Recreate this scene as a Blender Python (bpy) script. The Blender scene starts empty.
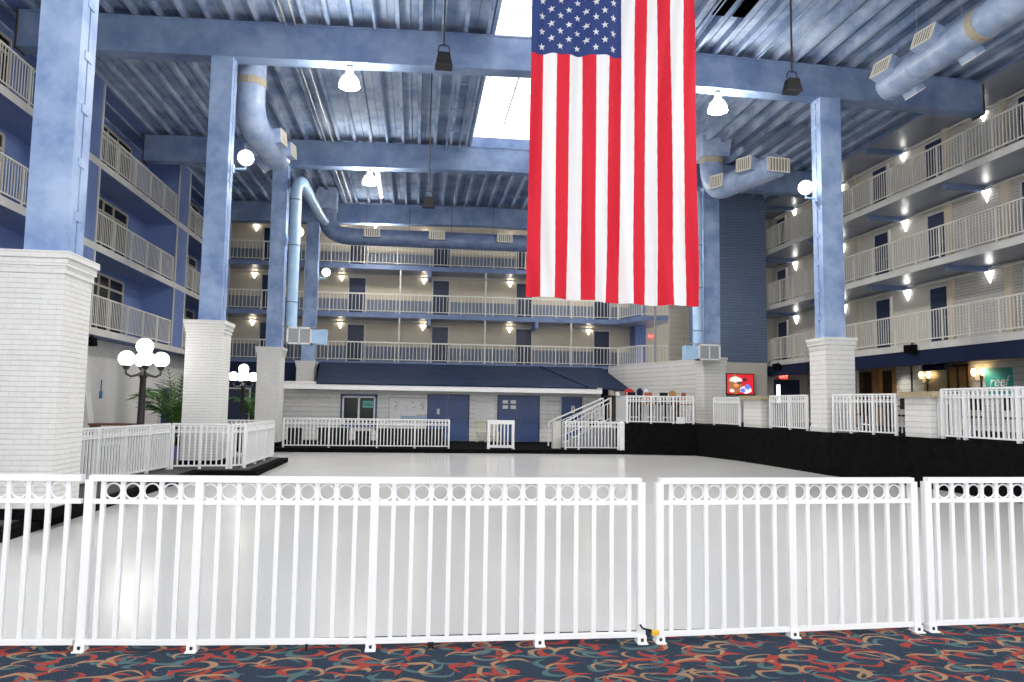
import bpy, math, random
from mathutils import Vector, Matrix
random.seed(7)
PI = math.pi
SC = bpy.context.scene
COL = SC.collection

# ------------------------------------------------------------------ materials
def mat(name, col, rough=0.6, metal=0.0, emit=None, es=0.0, spec=None):
    m = bpy.data.materials.new(name); m.use_nodes = True
    b = m.node_tree.nodes['Principled BSDF']
    b.inputs['Base Color'].default_value = (*col, 1)
    b.inputs['Roughness'].default_value = rough
    b.inputs['Metallic'].default_value = metal
    if spec is not None: b.inputs['Specular IOR Level'].default_value = spec
    if emit:
        b.inputs['Emission Color'].default_value = (*emit, 1)
        b.inputs['Emission Strength'].default_value = es
    return m

def N(m, t, **kw):
    n = m.node_tree.nodes.new(t)
    for k, v in kw.items():
        if k in n.inputs: n.inputs[k].default_value = v
        else: setattr(n, k, v)
    return n

def L(m, a, ao, b, bi): m.node_tree.links.new(a.outputs[ao], b.inputs[bi])

def noisy(name, c1, c2, scale=1.5, rough=0.6, detail=4, lo=0.35, hi=0.65, bump=0.0, bscale=30):
    m = mat(name, c1, rough)
    b = m.node_tree.nodes['Principled BSDF']
    tc = N(m, 'ShaderNodeTexCoord'); g = N(m, 'ShaderNodeNewGeometry')
    n = N(m, 'ShaderNodeTexNoise', Scale=scale, Detail=detail, Roughness=0.6)
    L(m, g, 'Position', n, 'Vector')
    r = N(m, 'ShaderNodeValToRGB')
    r.color_ramp.elements[0].position = lo; r.color_ramp.elements[0].color = (*c1, 1)
    r.color_ramp.elements[1].position = hi; r.color_ramp.elements[1].color = (*c2, 1)
    L(m, n, 'Fac', r, 'Fac'); L(m, r, 'Color', b, 'Base Color')
    if bump:
        n2 = N(m, 'ShaderNodeTexNoise', Scale=bscale, Detail=3)
        L(m, g, 'Position', n2, 'Vector')
        bp = N(m, 'ShaderNodeBump', Strength=bump, Distance=0.02)
        L(m, n2, 'Fac', bp, 'Height'); L(m, bp, 'Normal', b, 'Normal')
    return m

def brick(name, c1, c2, mortar, bw=0.4, bh=0.1, rough=0.6, bump=0.5, ms=0.012, jd=0.74):
    """painted brick / block courses: runs along the wall and up it"""
    m = mat(name, c1, rough)
    b = m.node_tree.nodes['Principled BSDF']
    g = N(m, 'ShaderNodeNewGeometry'); s = N(m, 'ShaderNodeSeparateXYZ')
    L(m, g, 'Position', s, 'Vector')
    a = N(m, 'ShaderNodeMath', operation='ADD'); L(m, s, 'X', a, 0); L(m, s, 'Y', a, 1)
    c = N(m, 'ShaderNodeCombineXYZ'); L(m, a, 'Value', c, 'X'); L(m, s, 'Z', c, 'Y')
    t = N(m, 'ShaderNodeTexBrick', Scale=1.0)
    t.inputs['Color1'].default_value = (*c1, 1); t.inputs['Color2'].default_value = (*c2, 1)
    t.inputs['Mortar'].default_value = (*mortar, 1)
    t.inputs['Mortar Size'].default_value = ms; t.inputs['Mortar Smooth'].default_value = 0.4
    t.inputs['Brick Width'].default_value = bw; t.inputs['Row Height'].default_value = bh
    L(m, c, 'Vector', t, 'Vector')
    nz = N(m, 'ShaderNodeTexNoise', Scale=9.0, Detail=4); L(m, g, 'Position', nz, 'Vector')
    mx = N(m, 'ShaderNodeMixRGB', blend_type='MULTIPLY'); mx.inputs['Fac'].default_value = 0.18
    L(m, t, 'Color', mx, 'Color1'); L(m, nz, 'Fac', mx, 'Color2')
    dv = N(m, 'ShaderNodeMath', operation='DIVIDE'); dv.inputs[1].default_value = bh; L(m, s, 'Z', dv, 0)
    fr = N(m, 'ShaderNodeMath', operation='FRACT'); L(m, dv, 'Value', fr, 0)
    n3 = N(m, 'ShaderNodeTexNoise', Scale=2.5, Detail=3); L(m, g, 'Position', n3, 'Vector')
    th = N(m, 'ShaderNodeMath', operation='MULTIPLY_ADD'); th.inputs[1].default_value = .5; th.inputs[2].default_value = -.12; L(m, n3, 'Fac', th, 0)
    ls = N(m, 'ShaderNodeMath', operation='LESS_THAN'); L(m, fr, 'Value', ls, 0); L(m, th, 'Value', ls, 1)
    dk_ = N(m, 'ShaderNodeMixRGB', blend_type='MIX'); dk_.inputs['Color2'].default_value = (*[q * jd for q in mortar], 1)
    fm = N(m, 'ShaderNodeMath', operation='MULTIPLY'); fm.inputs[1].default_value = .75; L(m, ls, 'Value', fm, 0)
    L(m, fm, 'Value', dk_, 'Fac'); L(m, mx, 'Color', dk_, 'Color1'); L(m, dk_, 'Color', b, 'Base Color')
    bp = N(m, 'ShaderNodeBump', Strength=bump, Distance=0.02); bp.invert = True
    ad = N(m, 'ShaderNodeMath', operation='MULTIPLY_ADD'); ad.inputs[1].default_value = 0.35
    L(m, nz, 'Fac', ad, 0); L(m, t, 'Fac', ad, 2)
    L(m, ad, 'Value', bp, 'Height'); L(m, bp, 'Normal', b, 'Normal')
    return m

M = {}
M['white'] = mat('white_paint', (0.86, 0.86, 0.86), 0.35)
M['white_old'] = noisy('white_rail_paint', (0.70, 0.68, 0.62), (0.78, 0.76, 0.70), 3, 0.5)
M['whitebrick'] = brick('white_painted_brick', (0.85, 0.84, 0.81), (0.83, 0.82, 0.79), (0.68, 0.67, 0.64), 0.21, 0.070, ms=0.004, bump=0.3)
M['whitebrick2'] = brick('white_painted_big_brick', (0.84, 0.83, 0.80), (0.82, 0.81, 0.78), (0.70, 0.69, 0.66), 0.40, 0.135, ms=0.006, bump=0.3)
M['whiteblock'] = brick('white_painted_block', (0.86, 0.85, 0.83), (0.84, 0.83, 0.81), (0.70, 0.69, 0.66), 1.6, 0.20, bump=0.2)
M['greybrick'] = brick('grey_white_brick', (0.60, 0.58, 0.54), (0.55, 0.53, 0.50), (0.40, 0.38, 0.36), 0.40, 0.10)
M['bluebrick'] = brick('blue_painted_brick', (0.15, 0.21, 0.33), (0.13, 0.185, 0.30), (0.09, 0.13, 0.22), 0.9, 0.125, bump=0.5)
M['blue'] = noisy('cloudy_blue_paint', (0.19, 0.29, 0.53), (0.40, 0.52, 0.74), 1.4, 0.5, 5, 0.36, 0.66)
M['beamblue'] = noisy('cloudy_beam_paint', (0.13, 0.20, 0.37), (0.26, 0.35, 0.52), 1.1, 0.5, 5, 0.36, 0.66)
M['deck'] = noisy('cloudy_roof_deck_paint', (0.17, 0.245, 0.40), (0.42, 0.50, 0.64), 0.9, 0.75, 6, 0.36, 0.66)
M['finblue'] = noisy('plain_blue_paint', (0.12, 0.18, 0.40), (0.15, 0.22, 0.46), 1.0, 0.6)
M['soffit'] = noisy('blue_soffit_paint', (0.12, 0.17, 0.32), (0.17, 0.23, 0.38), 1.0, 0.45)
M['soffitgrey'] = noisy('grey_blue_soffit_paint', (0.26, 0.29, 0.36), (0.32, 0.35, 0.42), 1.0, 0.35)
M['slab'] = noisy('off_white_slab_edge', (0.58, 0.57, 0.54), (0.66, 0.65, 0.62), 2, 0.6)
M['slabblue'] = noisy('blue_slab_edge', (0.13, 0.19, 0.36), (0.18, 0.25, 0.44), 2, 0.5)
M['beige'] = noisy('beige_wall_paint', (0.58, 0.51, 0.39), (0.63, 0.56, 0.44), 0.8, 0.7)
M['greige'] = noisy('grey_wall_paint', (0.58, 0.55, 0.48), (0.63, 0.60, 0.53), 0.8, 0.7)
M['navy'] = mat('navy_door_paint', (0.035, 0.075, 0.22), 0.4)
M['navydark'] = mat('dark_navy_door_paint', (0.015, 0.028, 0.075), 0.4)
M['canopy'] = noisy('navy_canopy_fabric', (0.014, 0.024, 0.058), (0.024, 0.039, 0.085), 1.5, 0.6)
M['fascia'] = mat('navy_fascia_paint', (0.010, 0.018, 0.055), 0.5)
M['black'] = noisy('black_carpet_covering', (0.004, 0.004, 0.0045), (0.008, 0.008, 0.0085), 6, 0.95)
M['blackmetal'] = mat('black_metal', (0.02, 0.02, 0.022), 0.4)
M['blackplastic'] = mat('black_plastic', (0.015, 0.015, 0.016), 0.5)
M['grey'] = mat('grey_metal', (0.35, 0.36, 0.38), 0.45, 0.3)
M['galv'] = mat('weathered_duct_tape', (0.42, 0.36, 0.26), 0.6)
M['duct'] = noisy('painted_duct', (0.24, 0.33, 0.52), (0.42, 0.50, 0.66), 2.2, 0.42, 4)
M['ductdark'] = noisy('painted_duct_dark', (0.11, 0.16, 0.29), (0.19, 0.25, 0.40), 2.2, 0.4, 4)
M['pipeblue'] = noisy('light_blue_pipe', (0.36, 0.56, 0.82), (0.50, 0.70, 0.90), 1.5, 0.35)
M['grille'] = mat('cream_grille', (0.78, 0.75, 0.66), 0.5)
M['grilledark'] = mat('grille_shadow_gap', (0.22, 0.19, 0.13), 0.8)
M['glass_dark'] = mat('dark_window_glass', (0.02, 0.022, 0.022), 0.15, spec=0.25)
M['frame'] = mat('cream_window_frame', (0.55, 0.51, 0.42), 0.5)
M['globe'] = mat('lit_white_globe', (0.9, 0.9, 0.88), 0.4, emit=(1, 0.97, 0.92), es=5)
M['dome'] = mat('lit_bay_lamp_glass', (0.9, 0.9, 0.85), 0.4, emit=(1, 0.95, 0.86), es=105)
M['sconce'] = mat('lit_sconce_glass', (0.9, 0.9, 0.9), 0.4, emit=(1, 0.97, 0.92), es=12)
M['sconcewarm'] = mat('lit_cream_sconce_glass', (0.9, 0.88, 0.8), 0.4, emit=(1, 0.93, 0.80), es=8)
M['warm'] = mat('lit_warm_shade', (0.9, 0.8, 0.6), 0.4, emit=(1, 0.74, 0.38), es=7)
M['tube'] = mat('lit_tube_lamp', (0.9, 0.9, 0.9), 0.4, emit=(1, 1, 1), es=7)
M['granite'] = noisy('tan_granite', (0.30, 0.24, 0.15), (0.50, 0.42, 0.28), 22, 0.3, 6)
M['oak'] = noisy('golden_oak', (0.42, 0.22, 0.06), (0.55, 0.31, 0.10), 5, 0.4)
M['darkwood'] = noisy('dark_brown_wood', (0.045, 0.028, 0.015), (0.08, 0.05, 0.026), 5, 0.5)
M['red'] = mat('red_plastic', (0.55, 0.02, 0.02), 0.4)
M['orange'] = mat('orange_brown_vinyl', (0.45, 0.13, 0.04), 0.5)
M['teal'] = mat('teal_board', (0.04, 0.40, 0.36), 0.5)
M['leaf'] = noisy('palm_leaf', (0.03, 0.10, 0.015), (0.08, 0.20, 0.03), 6, 0.5)
M['paper'] = mat('white_paper', (0.80, 0.80, 0.80), 0.6)
M['ink'] = mat('dark_ink', (0.08, 0.08, 0.12), 0.6)
M['inkpink'] = mat('pink_ink', (0.6, 0.2, 0.25), 0.6)
M['inkblue'] = mat('pale_blue_ink', (0.38, 0.50, 0.68), 0.6)
M['signwhite'] = mat('sign_lettering', (0.85, 0.85, 0.85), 0.5)
M['cream'] = mat('cream_plastic', (0.62, 0.58, 0.46), 0.5)
M['yellow'] = mat('yellow_plastic', (0.75, 0.45, 0.03), 0.4)
M['purple'] = mat('purple_pot', (0.25, 0.18, 0.5), 0.4)
M['blueplastic'] = mat('blue_plastic', (0.06, 0.20, 0.45), 0.4)
M['exit'] = mat('lit_exit_sign', (0.5, 0.03, 0.02), 0.4, emit=(1, 0.05, 0.03), es=0.7)
M['exitletter'] = mat('lit_exit_letters', (0.9, 0.6, 0.5), 0.4, emit=(1, 0.5, 0.4), es=1.2)
M['flagred'] = mat('flag_red_cloth', (0.68, 0.012, 0.035), 0.75)
M['flagwhite'] = mat('flag_white_cloth', (0.86, 0.86, 0.86), 0.8)
M['flagblue'] = mat('flag_blue_cloth', (0.025, 0.05, 0.19), 0.75)
M['tile'] = mat('breeze_block', (0.50, 0.46, 0.40), 0.7)
M['lit_window'] = mat('daylit_door_pane', (0.9, 0.9, 0.9), 0.3, emit=(0.95, 0.97, 1), es=1.3)

def flag_translucent(m):
    b = m.node_tree.nodes['Principled BSDF']; out = m.node_tree.nodes['Material Output']
    t = N(m, 'ShaderNodeBsdfTranslucent'); t.inputs['Color'].default_value = b.inputs['Base Color'].default_value
    mx = N(m, 'ShaderNodeMixShader'); mx.inputs[0].default_value = 0.3
    L(m, b, 'BSDF', mx, 1); L(m, t, 'BSDF', mx, 2); L(m, mx, 'Shader', out, 'Surface')
for k in ('flagred', 'flagwhite', 'flagblue'): flag_translucent(M[k])

def skylight_mat():
    m = bpy.data.materials.new('frosted_skylight_glazing'); m.use_nodes = True
    nt = m.node_tree; nt.nodes.clear()
    out = N(m, 'ShaderNodeOutputMaterial'); t = N(m, 'ShaderNodeBsdfTransparent'); g = N(m, 'ShaderNodeBsdfTranslucent')
    t.inputs['Color'].default_value = (1, 1, 1, 1); g.inputs['Color'].default_value = (0.95, 0.96, 0.98, 1)
    mx = N(m, 'ShaderNodeMixShader'); mx.inputs[0].default_value = 0.35
    L(m, t, 'BSDF', mx, 1); L(m, g, 'BSDF', mx, 2); L(m, mx, 'Shader', out, 'Surface')
    return m
M['skyglass'] = skylight_mat()

def ice_mat():
    m = mat('white_rink_sheet', (0.72, 0.715, 0.69), 0.18)
    b = m.node_tree.nodes['Principled BSDF']
    g = N(m, 'ShaderNodeNewGeometry')
    n = N(m, 'ShaderNodeTexNoise', Scale=0.35, Detail=4)
    L(m, g, 'Position', n, 'Vector')
    r = N(m, 'ShaderNodeValToRGB')
    r.color_ramp.elements[0].position = 0.35; r.color_ramp.elements[0].color = (0.69, 0.685, 0.66, 1)
    r.color_ramp.elements[1].position = 0.65; r.color_ramp.elements[1].color = (0.74, 0.735, 0.71, 1)
    L(m, n, 'Fac', r, 'Fac'); L(m, r, 'Color', b, 'Base Color')
    return m
M['ice'] = ice_mat()

def carpet_mat():
    """navy carpet with red, teal and tan crescents"""
    m = mat('patterned_carpet', (0.02, 0.035, 0.075), 0.95, spec=0.1)
    b = m.node_tree.nodes['Principled BSDF']
    g = N(m, 'ShaderNodeNewGeometry')
    warp = N(m, 'ShaderNodeTexNoise', Scale=4.0, Detail=1); L(m, g, 'Position', warp, 'Vector')
    wm = N(m, 'ShaderNodeMixRGB', blend_type='LINEAR_LIGHT'); wm.inputs['Fac'].default_value = 0.07
    L(m, g, 'Position', wm, 'Color1'); L(m, warp, 'Color', wm, 'Color2')
    fine = N(m, 'ShaderNodeTexNoise', Scale=160.0, Detail=1); L(m, g, 'Position', fine, 'Vector')
    base = N(m, 'ShaderNodeValToRGB')
    base.color_ramp.elements[0].position = 0.42; base.color_ramp.elements[0].color = (0.006, 0.012, 0.026, 1)
    base.color_ramp.elements[1].position = 0.60; base.color_ramp.elements[1].color = (0.050, 0.075, 0.105, 1)
    L(m, fine, 'Fac', base, 'Fac')
    prev = base
    red, tan, teal = (0.30, 0.05, 0.04), (0.32, 0.19, 0.11), (0.075, 0.13, 0.135)
    cols = [(teal, 3.7, (3.1, 7.7), 0.36, 0.6, 0.14), (red, 4.1, (0.3, 1.9), 0.33, 2.3, 0.14), (teal, 4.3, (15.5, 2.1), 0.30, 1.5, 0.12),
            (tan, 3.8, (9.2, 4.4), 0.36, 4.2, 0.12), (red, 4.4, (5.5, 12.1), 0.31, 5.4, 0.13), (tan, 4.3, (21.5, 8.1), 0.30, 3.0, 0.08)]
    for c, sc, off, rad, ph, w in cols:
        mp = N(m, 'ShaderNodeMapping'); mp.inputs['Location'].default_value = (off[0], off[1], 0)
        mp.inputs['Scale'].default_value = (sc * 0.72, sc, 0)
        L(m, wm, 'Color', mp, 'Vector')
        v = N(m, 'ShaderNodeTexVoronoi', voronoi_dimensions='2D', Scale=1.0, Randomness=0.65)
        L(m, mp, 'Vector', v, 'Vector')
        sub = N(m, 'ShaderNodeVectorMath', operation='SUBTRACT')
        L(m, mp, 'Vector', sub, 0); L(m, v, 'Position', sub, 1)
        sp = N(m, 'ShaderNodeSeparateXYZ'); L(m, sub, 'Vector', sp, 'Vector')
        at = N(m, 'ShaderNodeMath', operation='ARCTAN2'); L(m, sp, 'Y', at, 0); L(m, sp, 'X', at, 1)
        rc = N(m, 'ShaderNodeSeparateColor'); L(m, v, 'Color', rc, 'Color')
        rot = N(m, 'ShaderNodeMath', operation='MULTIPLY_ADD'); rot.inputs[1].default_value = 2.2; rot.inputs[2].default_value = ph
        L(m, rc, 'Red', rot, 0)
        an = N(m, 'ShaderNodeMath', operation='ADD'); L(m, at, 'Value', an, 0); L(m, rot, 'Value', an, 1)
        co = N(m, 'ShaderNodeMath', operation='COSINE'); L(m, an, 'Value', co, 0)
        wd = N(m, 'ShaderNodeMath', operation='MULTIPLY'); wd.inputs[1].default_value = w * 0.55; L(m, co, 'Value', wd, 0)
        df = N(m, 'ShaderNodeMath', operation='SUBTRACT'); df.inputs[1].default_value = rad; L(m, v, 'Distance', df, 0)
        ab = N(m, 'ShaderNodeMath', operation='ABSOLUTE'); L(m, df, 'Value', ab, 0)
        lt = N(m, 'ShaderNodeMath', operation='LESS_THAN'); L(m, ab, 'Value', lt, 0); L(m, wd, 'Value', lt, 1)
        mx = N(m, 'ShaderNodeMixRGB'); L(m, lt, 'Value', mx, 'Fac'); L(m, prev, 'Color', mx, 'Color1')
        mx.inputs['Color2'].default_value = (*c, 1); prev = mx
    L(m, prev, 'Color', b, 'Base Color')
    return m
M['carpet'] = carpet_mat()

for k_, sp_ in (('black', .04), ('canopy', .08), ('fascia', .15), ('blackplastic', .2), ('deck', .25), ('soffit', .3)):
    M[k_].node_tree.nodes['Principled BSDF'].inputs['Specular IOR Level'].default_value = sp_
# ------------------------------------------------------------------ mesh builder
class MB:
    def __init__(s): s.v = []; s.f = []; s.mi = []
    def add(s, vs, fs, mi=0):
        k = len(s.v); s.v += [Vector(p) for p in vs]
        s.f += [tuple(i + k for i in f) for f in fs]; s.mi += [mi] * len(fs); return s
    def box(s, x0, x1, y0, y1, z0, z1, mi=0):
        x0, x1 = sorted((x0, x1)); y0, y1 = sorted((y0, y1)); z0, z1 = sorted((z0, z1))
        vs = [(x0, y0, z0), (x1, y0, z0), (x1, y1, z0), (x0, y1, z0), (x0, y0, z1), (x1, y0, z1), (x1, y1, z1), (x0, y1, z1)]
        return s.add(vs, [(0, 3, 2, 1), (4, 5, 6, 7), (0, 1, 5, 4), (1, 2, 6, 5), (2, 3, 7, 6), (3, 0, 4, 7)], mi)
    def taper(s, cx, cy, z0, z1, a0, b0, a1, b1):
        vs = [(cx + sx * a, cy + sy * b, z) for z, a, b in ((z0, a0, b0), (z1, a1, b1)) for sx, sy in ((-1, -1), (1, -1), (1, 1), (-1, 1))]
        return s.add(vs, [(0, 3, 2, 1), (4, 5, 6, 7), (0, 1, 5, 4), (1, 2, 6, 5), (2, 3, 7, 6), (3, 0, 4, 7)])
    def bar(s, p, q, w, h, mi=0):
        """box bar from p to q, w wide sideways, h high"""
        p, q = Vector(p), Vector(q); d = (q - p).normalized()
        side = d.cross(Vector((0, 0, 1)))
        side = side.normalized() if side.length > 1e-4 else Vector((1, 0, 0))
        up = side.cross(d).normalized()
        vs = [c + side * a * w / 2 + up * b * h / 2 for c in (p, q) for a, b in ((-1, -1), (1, -1), (1, 1), (-1, 1))]
        return s.add(vs, [(0, 1, 2, 3), (7, 6, 5, 4), (0, 4, 5, 1), (1, 5, 6, 2), (2, 6, 7, 3), (3, 7, 4, 0)], mi)
    def tube(s, pts, r, n=10, closed=False, cap=True, mi=0):
        pts = [Vector(p) for p in pts]; rings = []; m = len(pts)
        rs = r if isinstance(r, (list, tuple)) else [r] * m
        pu = None
        for i, p in enumerate(pts):
            a = pts[(i - 1) % m] if (closed or i > 0) else p
            b = pts[(i + 1) % m] if (closed or i < m - 1) else p
            d = (b - a).normalized()
            u = pu if pu is not None else (Vector((0, 0, 1)) if abs(d.z) < 0.9 else Vector((0, 1, 0)))
            u = (u - d * u.dot(d))
            if u.length < 1e-4: u = Vector((1, 0, 0)) - d * d.x
            u.normalize(); w = d.cross(u); pu = u
            rings.append([p + (u * math.cos(2 * PI * k / n) + w * math.sin(2 * PI * k / n)) * rs[i] for k in range(n)])
        vs = [q for rg in rings for q in rg]; fs = []
        for i in range(m if closed else m - 1):
            j = (i + 1) % m
            for k in range(n):
                l = (k + 1) % n
                fs.append((i * n + k, i * n + l, j * n + l, j * n + k))
        if cap and not closed:
            fs.append(tuple(range(n - 1, -1, -1))); fs.append(tuple((m - 1) * n + k for k in range(n)))
        return s.add(vs, fs, mi)
    def lathe(s, prof, c=(0, 0, 0), n=16, mi=0):
        c = Vector(c); vs = [c + Vector((r * math.cos(2 * PI * k / n), r * math.sin(2 * PI * k / n), z)) for r, z in prof for k in range(n)]
        fs = [(i * n + k, i * n + (k + 1) % n, (i + 1) * n + (k + 1) % n, (i + 1) * n + k) for i in range(len(prof) - 1) for k in range(n)]
        return s.add(vs, fs, mi)
    def sphere(s, c, r, n=16, m=10):
        return s.lathe([(max(r * math.sin(PI * i / m), 1e-4), -r * math.cos(PI * i / m)) for i in range(m + 1)], c, n)
    def prism(s, poly, z0, z1, mi=0):
        n = len(poly); vs = [(x, y, z0) for x, y in poly] + [(x, y, z1) for x, y in poly]
        fs = [tuple(range(n - 1, -1, -1)), tuple(range(n, 2 * n))] + [(i, (i + 1) % n, n + (i + 1) % n, n + i) for i in range(n)]
        return s.add(vs, fs, mi)
    def build(s, name, mats, parent=None, smooth=False, origin=None):
        off = Vector((0, 0, 0)) if origin is not None else (parent.matrix_basis.translation.copy() if parent is not None else Vector((0, 0, 0)))
        if origin is None and parent is not None and parent.parent is not None:
            off = Vector((0, 0, 0)); q = parent
            while q is not None: off += q.location; q = q.parent
        me = bpy.data.meshes.new(name); me.from_pydata([tuple(v - off) for v in s.v], [], s.f)
        ms = mats if isinstance(mats, (list, tuple)) else [mats]
        for m in ms: me.materials.append(m)
        if len(ms) > 1: me.polygons.foreach_set('material_index', s.mi)
        if smooth: me.polygons.foreach_set('use_smooth', [True] * len(me.polygons))
        me.update(); import bmesh as _b
        bm = _b.new(); bm.from_mesh(me); _b.ops.recalc_face_normals(bm, faces=bm.faces); bm.to_mesh(me); bm.free()
        o = bpy.data.objects.new(name, me); COL.objects.link(o)
        if parent is not None: o.parent = parent
        elif origin is not None: o.location = origin
        return o

def smooth_by_angle(o, ang=0.7):
    me = o.data
    me.polygons.foreach_set('use_smooth', [True] * len(me.polygons))
    try: me.set_sharp_from_angle(angle=ang)
    except Exception: pass
    return o

def thing(name, label, cat, loc=(0, 0, 0), rz=0.0, group=None, kind=None):
    o = bpy.data.objects.new(name, None); COL.objects.link(o); o.location = loc; o.rotation_euler = (0, 0, rz)
    o.empty_display_size = 0.2
    if label: o['label'] = label
    if cat: o['category'] = cat
    if group: o['group'] = group
    if kind: o['kind'] = kind
    return o
def tag(o, label, cat, group=None):
    o['label'] = label; o['category'] = cat
    if group: o['group'] = group
    return o
def struct(name, mb, m, smooth=False):
    o = mb.build(name, m, None, smooth); o['kind'] = 'structure'; return o
def sthing(name, loc=(0, 0, 0), rz=0.0): return thing(name, None, None, loc, rz, None, 'structure')
def inst(name, src, parent, loc=(0, 0, 0), rz=0.0):
    o = src.copy(); o.name = name; COL.objects.link(o); o.parent = parent; o.location = loc; o.rotation_euler = (0, 0, rz); return o
def copy_thing(root, loc, label=None, rz=None):
    r = root.copy(); COL.objects.link(r); r.location = loc
    if rz is not None: r.rotation_euler = (0, 0, rz)
    if label: r['label'] = label
    for ch in list(root.children):
        c = ch.copy(); COL.objects.link(c); c.parent = r
        for g in list(ch.children):
            d = g.copy(); COL.objects.link(d); d.parent = c
    return r
def text_mesh(txt, size, name, m, parent, loc, rot, extrude=0.004, shear=0.0, align='CENTER'):
    c = bpy.data.curves.new(name, 'FONT'); c.body = txt; c.size = size; c.extrude = extrude; c.shear = shear
    c.align_x = align; c.align_y = 'CENTER'; c.resolution_u = 3
    t = bpy.data.objects.new(name, c); COL.objects.link(t)
    dg = bpy.context.evaluated_depsgraph_get(); dg.update()
    me = bpy.data.meshes.new_from_object(t.evaluated_get(dg)); bpy.data.objects.remove(t)
    me.materials.clear(); me.materials.append(m)
    o = bpy.data.objects.new(name, me); COL.objects.link(o); o.parent = parent; o.location = loc; o.rotation_euler = rot
    return o

# ------------------------------------------------------------------ camera
cam = bpy.data.cameras.new('camera'); co = bpy.data.objects.new('camera', cam); COL.objects.link(co)
F, YAW, PITCH, ROLL, CH = 753.4, 0.12588, 0.08518, 0.014857, 1.6
cam.sensor_width = 36.0; cam.lens = F / 1024 * 36.0; cam.clip_end = 300
cy, sy, cp, sp = math.cos(YAW), math.sin(YAW), math.cos(PITCH), math.sin(PITCH)
fw = Vector((sy * cp, cy * cp, sp)); rt = Vector((cy, -sy, 0)); up = rt.cross(fw)
r2 = rt * math.cos(ROLL) + up * math.sin(ROLL); u2 = -rt * math.sin(ROLL) + up * math.cos(ROLL)
mw = Matrix((r2, u2, -fw)).transposed().to_4x4(); mw.translation = (0, 0, CH)
co.matrix_world = mw
SC.camera = co

RIDGE = 3.2
def roofz(x): return 11.60 - 0.0225 * abs(x - RIDGE)     # top of the beams
ICE = -0.15
S1, S2, S3 = 3.78, 6.35, 8.92                            # balcony floor levels
XL, XR, YB = -9.8, 16.0, 40.0                            # balcony faces

# ------------------------------------------------------------------ floors
struct('carpet_floor', MB().box(-14, 20, -6, 5.42, -0.4, 0.0), M['carpet'])
struct('rink_floor', MB().box(-12, 14, 5.42, 30, -0.4, ICE), M['ice'])
# left platform with black kerb
lp = [(-13.5, 5.44), (-4.95, 5.44), (-4.9, 18.4), (-3.65, 18.4), (-3.65, 22.9), (-6.2, 22.9), (-6.2, 27.4), (-13.5, 27.4)]
struct('left_platform_floor', MB().prism(lp, -0.39, -0.02), M['black'])
struct('left_platform_floor_tread', MB().prism([(a if a < -12 else a - 0.22, b if b > 27 or b < 6 else b + (0.2 if abs(b - 18.4) < .1 else -0.2)) for a, b in lp], -0.03, 0.0), noisy('dark_grey_walkway', (0.05, 0.048, 0.045), (0.08, 0.075, 0.07), 5, 0.9))
struct('back_platform_floor', MB().box(-13.5, 7.76, 27.41, 42.5, -0.39, 0.0), M['black'])
edge = [(7.76, 27.4), (10.3, 26.95), (10.8, 24.6), (10.95, 22.4), (11.05, 19.6), (11.05, 19.2), (11.4, 17.4), (11.7, 15.6), (11.7, 12.5), (11.7, 5.44)]
dk = edge + [(19, 5.44), (19, 42.5), (7.77, 42.5)]
struct('right_deck_floor', MB().prism(dk, -0.38, 1.0), M['black'])

# ------------------------------------------------------------------ right wing
def slab(name, poly, z, edge_m, soff_m, th=0.22):
    mb = MB().prism(poly, z - th, z)
    mb.mi = [1] + [0] * (len(mb.f) - 1)
    o = mb.build(name, [edge_m, soff_m]); o['kind'] = 'structure'; return o
XW = 17.72
wr = MB().box(XW, XW + 0.3, 4, 36, 3.56, 12)
struct('wall_right', wr, M['greige'])
struct('wall_right_panel', MB().box(XW - 0.02, XW + 0.01, 4, 22.9, 3.6, 11.9), M['greybrick'])
for k, z in enumerate((S1, S2, S3)):
    slab('balcony_slab_right', [(XR, 4), (XW + .1, 4), (XW + .1, 36), (XR, 36)], z, M['slab'], M['soffitgrey'])
slab('roof_soffit_right', [(XR + .12, 4), (XW + .3, 4), (XW + .3, 36), (XR + .12, 36)], 11.28, M['soffit'], M['soffitgrey'], 0.08)
# cross joists under each slab, a service pipe, pilasters
for z in (S2 - .22, S3 - .22, 11.2):
    pb = MB()
    pb.tube([(XW - 0.12, 6, z - 0.10), (XW - 0.12, 35, z - 0.10)], 0.045, 8)
    tag(pb.build('service_pipe', M['slab']), 'cream pipe under the %s of the right side wing' % {S2 - .22: 'first balcony ceiling', S3 - .22: 'second balcony ceiling', 11.2: 'roof overhang'}[z], 'pipe', 'wall pipes in the right wing')
    for y in (9.0, 13.1, 17.1, 21.2, 25.2, 29.3, 33.3):
        struct('trim_joist', MB().box(XR + .25, XW - .02, y - .09, y + .09, z - .16, z - .003), M['soffit'])
for z in (S1, S2, S3):
    for y in (15.0, 20.4, 22.9, 28.2, 31.3):
        h = (S2 - .25) if z == S1 else (S3 - .25) if z == S2 else 11.2
        struct('trim_pilaster', MB().box(XW - .12, XW + .01, y - .13, y + .13, z, h), M['beige'])
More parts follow.
